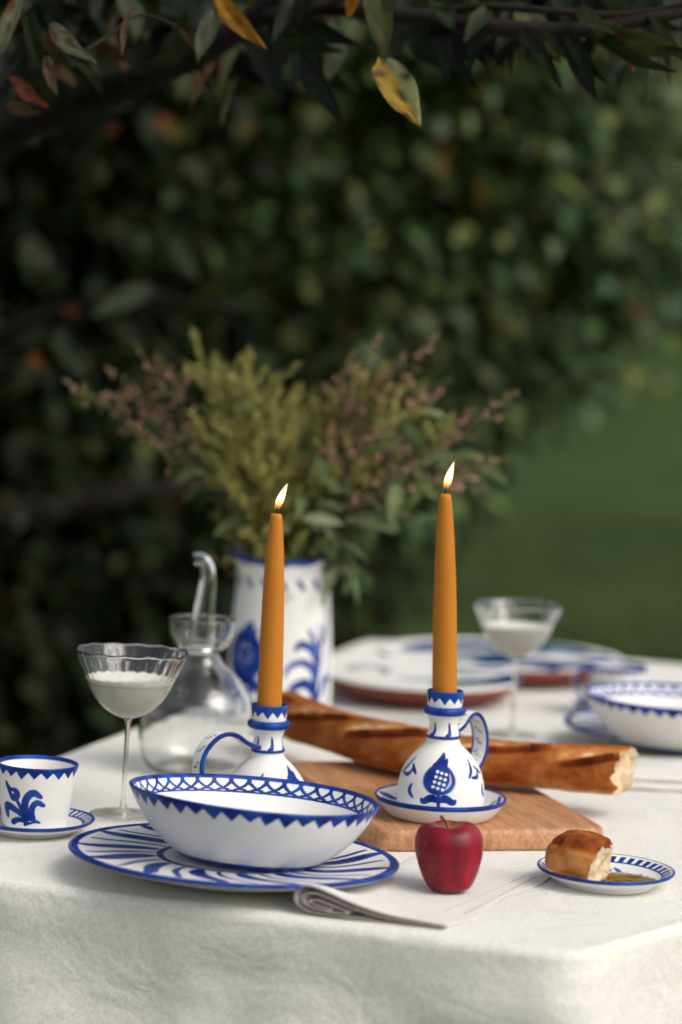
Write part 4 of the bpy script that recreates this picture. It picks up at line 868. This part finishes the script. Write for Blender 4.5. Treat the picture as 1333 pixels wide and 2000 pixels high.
def chunk():
    c = P(1135, 1676, .028); nu, nv = 60, 90
    ph = np.linspace(.02, PI - .02, nu); th = np.arange(nv) / nv * 2 * PI; PH, TH = np.meshgrid(ph, th, indexing='ij')
    x, y, z = (np.sin(PH) * np.cos(TH)).ravel(), (np.sin(PH) * np.sin(TH)).ravel(), np.cos(PH).ravel()
    sq = lambda v, e: np.sign(v) * np.abs(v) ** e
    nz = fbm(x * 1.6 + 3, y * 1.6, z * 1.6, 3)
    X, Y, Z = .031 * sq(x, .8), .026 * sq(y, .85), .0235 * sq(z, .75)
    f = 1 + .10 * nz + .10 * np.exp(-((z - .75) / .22) ** 2 - ((x - .25) / .35) ** 2); X, Y, Z = X * f, Y * f, Z * f
    cut = .0205 + .0035 * fbm(Y * 90, Z * 90, 1.3, 3) + .2 * Y + .12 * Z; torn = X > cut; X = np.where(torn, cut + (X - cut) * .12, X)
    Z = np.maximum(Z, -.0195)
    V = np.stack([X, Y, Z], 1); F = grid_faces(nu, nv); fm = torn[F].sum(1) >= 3
    pa = np.clip(.64 + .22 * nz - .25 * np.exp(-((z - .7) / .35) ** 2) + .2 * (z < -.3), 0, 1); pc = np.clip(.6 + .4 * fbm(X * 150, Y * 150, Z * 150, 2), 0, 1)
    t = thing('bread_chunk', 'torn chunk of crusty bread lying on the little oil dish', 'bread', (c.x, c.y, TABLE + .0285), (math.radians(4), math.radians(6), -.35))
    for nm, mk, at, mt in (('crust', ~fm, pa, M_crust), ('crumb', fm, pc, M_crumb)):
        f_ = F[mk]; ids, inv = np.unique(f_, return_inverse=True); obj(nm, make_mesh(nm, V[ids], inv.reshape(-1, 4), {'paint': at[ids]}), mt, t)
chunk()

# apple
M_apple = bpy.data.materials.new('red_apple_skin'); nt, bs = nodes(M_apple)
n1 = noise(nt, 1, 4, .6, vec_scale=(38, 38, 5)); n2 = noise(nt, 18, 3); n3 = noise(nt, 330, 1)
c1 = ramp(nt, n1.outputs[0], [(.3, (.11, .002, .009)), (.55, (.25, .004, .018)), (.82, (.44, .035, .032))]); c2 = ramp(nt, n2.outputs[0], [(.3, (.75, .6, .6)), (.7, (1.1, 1.1, 1.1))]); c3 = ramp(nt, n3.outputs[0], [(.70, (0, 0, 0)), (.76, (1, 1, 1))])
c12 = mix(nt, 1.0, c1.outputs[0], c2.outputs[0], 'MULTIPLY'); mm = N(nt, 'ShaderNodeMath', operation='MULTIPLY'); mm.inputs[1].default_value = .3; nt.links.new(c3.outputs[0], mm.inputs[0])
at = N(nt, 'ShaderNodeAttribute', attribute_name='paint'); nt.links.new(mix(nt, at.outputs['Fac'], mix(nt, mm.outputs[0], c12, (.55, .30, .22)), (.34, .22, .05)), bs.inputs['Base Color']); bs.inputs['Roughness'].default_value = .40; bs.inputs['Specular IOR Level'].default_value = .32; bump(nt, bs, n2.outputs[0], .1, .002)
ap = P(881, 1747, .0); t = thing('apple', 'small shiny red apple with a short stem on the folded napkin', 'apple', (ap.x, ap.y, TABLE + .0035), (math.radians(-5), math.radians(-3), .5))
lathe('flesh', [(0, .0075), (.004, .0065), (.009, .0015), (.0145, .0003), (.0185, .003), (.0235, .012), (.0275, .0245), (.0300, .037), (.0298, .047), (.0262, .0555), (.0195, .0592), (.0120, .0585), (.006, .0545), (.0015, .0500), (0, .0495)], M_apple, t, 96, 90, 3, lambda T, S, R, Z, sr: sstep(.016, .003, R + .004 * vnoise(np.cos(T) * 4, np.sin(T) * 4, 1)) * (Z > .03) * .8,
      wob=lambda T, R, Z: (R * (1 + .035 * np.cos(5 * T) * np.clip((.03 - Z) / .03, 0, 1) + .008 * np.cos(5 * T + .3) * np.clip((Z - .03) / .03, 0, 1) + .02 * np.cos(T * 2 + 1)), Z + .0006 * np.cos(5 * T) * np.clip(R / .02, 0, 1) * np.where(Z > .05, 1, 0) * np.clip((Z - .05) / .008, 0, 1) + .0012 * np.sin(T) * np.clip((Z - .03) / .03, 0, 1)))
V, F = tube([(0, 0, .049), (-.0005, 0, .056), (-.003, 0, .062), (-.0065, .001, .0665)], [.0011, .0010, .0012, .0019], 8); obj('stem', make_mesh('stem', V, F), plain('apple_stem', (.09, .04, .02), .8, .3, 200), t)

# terracotta plates
def terra(name, label, loc, sx, R0_, paint_fn, rot=0):
    t = thing(name, label, 'plate', loc, (0, 0, rot)); k = R0_
    lathe('clay_base', [(0, .004), (.60 * k, .004), (.62 * k, 0), (.68 * k, .0), (.72 * k, .004), (.90 * k, .014), (1.0 * k, .0275), (1.003 * k, .0315)], M_terra, t, 160, 50, 2)
    lathe('glazed_face', [(1.003 * k, .0315), (1.0 * k, .0345), (.985 * k, .0352), (.96 * k, .0348), (.88 * k, .0335), (.78 * k, .0328), (.60 * k, .0324), (.3 * k, .0322), (0, .0322)], M_glaze_far, t, 360, 150, 2, paint_fn)
    t.scale = (1, sx, 1); return t
M_terra = plain('terracotta_clay', (.23, .062, .040), .7, .2, 40, .2)
def pt1(T, S, R, Z, sr):
    x, y = R * np.cos(T), R * np.sin(T); d = 0 * T
    d = np.maximum(d, .45 * stroke(x, y, [(-.10, .01), (-.08, .055), (-.05, .05), (-.05, -.02)], [.006, .014, .010, .004])); d = np.maximum(d, .5 * stroke(x, y, [(-.03, -.04), (.0, -.05), (.03, -.03)], [.006, .014, .006]))
    d = np.maximum(d, stroke(x, y, [(.02, -.09), (.06, -.06), (.11, -.05), (.125, .02)], [.012, .026, .026, .008])); d = np.maximum(d, .85 * stroke(x, y, [(.03, .05), (.07, .08), (.11, .06)], [.008, .026, .008])); d = np.maximum(d, .55 * stroke(x, y, [(.02, -.01), (.06, .01), (.10, .0)], [.006, .018, .006])); return d * (.8 + .2 * vnoise(x * 60, y * 60, 0))
def pt2(T, S, R, Z, sr):
    x, y = R * np.cos(T), R * np.sin(T)
    d = .9 * stroke(x, y, [(-.13, .0), (-.08, .08), (.0, .11), (.06, .06)], [.020, .045, .050, .025]); d = np.maximum(d, stroke(x, y, [(-.04, -.13), (.03, -.06), (.10, -.10), (.16, -.03)], [.010, .040, .042, .014])); d = np.maximum(d, .9 * stroke(x, y, [(-.10, -.10), (-.03, -.04), (.03, .03)], [.012, .036, .018])); d = np.maximum(d, .8 * stroke(x, y, [(.08, .06), (.13, .06), (.16, .02)], [.01, .026, .008]))
    d = np.maximum(d, .9 * stroke(x, y, [(.0, .16), (.07, .13), (.13, .09)], [.01, .03, .01])); d = np.maximum(d, .9 * stroke(x, y, [(-.02, -.165), (.06, -.155), (.12, -.12)], [.006, .022, .008]))
    return d * (.85 + .15 * vnoise(x * 50, y * 50, 0))
tp = P(822, 1312, .034); terra('terracotta_plate', 'terracotta plate with white glaze and teal brush marks beside the tall vase', (tp.x, tp.y - .01, TABLE), 1.2, .139, pt1, 0)
tp2 = P(977, 1274, .034); terra('terracotta_platter', 'large terracotta platter with bold blue brush strokes at the end of the table', (tp2.x, tp2.y - .01, TABLE), .96, .183, pt2, -.05)

# ------------------------------------------------------------------ napkins
def napkin_front():
    A, B = P(572, 1782, 0), P(874, 1822, 0); C = P(1062, 1722, 0)
    ex = (B - A).normalized(); L = (B - A).length; D = (C - B); dl = D.length + .02
    # sheet folded over itself four times: profile in (along, height), loops at the left end
    th = .0019
    lay = [(.985, .0011), (.2, .0011), (.06, .003), (-.004, .0105), (.03, .0215), (.10, .0245), (.22, .0210), (.40, .0125), (.62, .0066), (.985, .0050), (.999, .0043), (.95, .0036), (.6, .0044), (.41, .0085), (.25, .0155), (.13, .0190), (.065, .0155), (.055, .0105), (.09, .0066), (.2, .0044), (.33, .0040), (.38, .0052), (.33, .0072), (.22, .0110), (.14, .0130), (.105, .0108), (.14, .0082), (.26, .0062)]
    pr = chaikin([(a * L, h) for a, h in lay], 3); pr = resample(pr, 300); tg = np.gradient(pr, axis=0); tg /= np.linalg.norm(tg, axis=1)[:, None]; nm = np.stack([-tg[:, 1], tg[:, 0]], 1)
    loop = np.concatenate([pr + nm * th * .45, (pr - nm * th * .45)[::-1]]); m_ = len(loop); rows = []
    for v in np.concatenate([np.linspace(0, .04, 3), np.linspace(.08, 1, 26)]):
        k = .20 + .80 * math.exp(-(v / .17) ** 2); base = A + D.normalized() * (v * dl) + ex * (.004 * math.sin(v * 9))
        q = np.array(base)[None, :] + loop[:, :1] * np.array(ex)[None, :]; q[:, 2] = TABLE + .0006 + loop[:, 1] * k + .0005 * vnoise(loop[:, 0] * 30, v * 6, 2) * (loop[:, 1] > .002); rows.append(q)
    V = np.concatenate(rows); F = grid_faces(len(rows), m_)
    F = np.concatenate([F, np.stack([np.arange(m_ // 2 - 1), np.arange(1, m_ // 2), m_ - 2 - np.arange(m_ // 2 - 1), m_ - 1 - np.arange(m_ // 2 - 1)], 1)])
    t = thing('folded_napkin', 'pale linen napkin folded in layers under the red apple', 'napkin'); obj('cloth', make_mesh('cloth', V, F), M_napkin, t)
    hem = [tube(np.column_stack([np.array(A)[None] + pr[i0:i1:3, :1] * np.array(ex)[None] - np.array(D.normalized())[None] * .0004])[:, :3] * [1, 1, 0] + np.column_stack([0 * pr[i0:i1:3, 0], 0 * pr[i0:i1:3, 0], TABLE + .0006 + pr[i0:i1:3, 1]]), [.0004], 5, 0) for i0, i1 in ((0, 299),)]
    obj('hem', make_mesh('hem', *join(hem)), M_hem, t)
    st = []
    for f0, f1 in ((.93, .93), (.80, .86)):
        pts = [np.array(A + ex * (L * (f0 * (1 - v) + f1 * v)) + D.normalized() * (dl * (.25 + .7 * v))) * [1, 1, 0] + [0, 0, TABLE + .0006 +   .0060 * (.20 + .80 * math.exp(-((.25 + .7 * v) / .17) ** 2)) + .0004] for v in np.linspace(0, 1, 12)]
        st.append(tube(pts, [.0003], 5, 1))
    obj('stitching', make_mesh('stitching', *join(st)), M_hem, t)
napkin_front()
def napkin_back():
    A, B = P(1165, 1543, 0), P(1430, 1555, 0); ex = (B - A).normalized(); L = (B - A).length; ey = Vector((-ex.y, ex.x, 0)); t = thing('flat_napkin', 'thick white napkin folded flat under the far plate', 'napkin')
    for k, (z0, z1, ins) in enumerate([(.0004, .0102, 0), (.0104, .0200, .002)]):
        poly = rounded([(ins, ins), (L, ins), (L, .13), (ins, .13)], [.006] * 4, 100); V, F = slab(poly, z0, z1, .0042); V = V.copy(); V[:, 2] += .0008 * vnoise(V[:, 0] * 40, V[:, 1] * 40, k); W = np.array(A)[None] * [1, 1, 0] + V[:, :1] * np.array(ex) + V[:, 1:2] * np.array(ey); W[:, 2] = TABLE + V[:, 2]
        obj('fold_layer', make_mesh('fold_layer', W, F), M_napkin, t)
napkin_back()
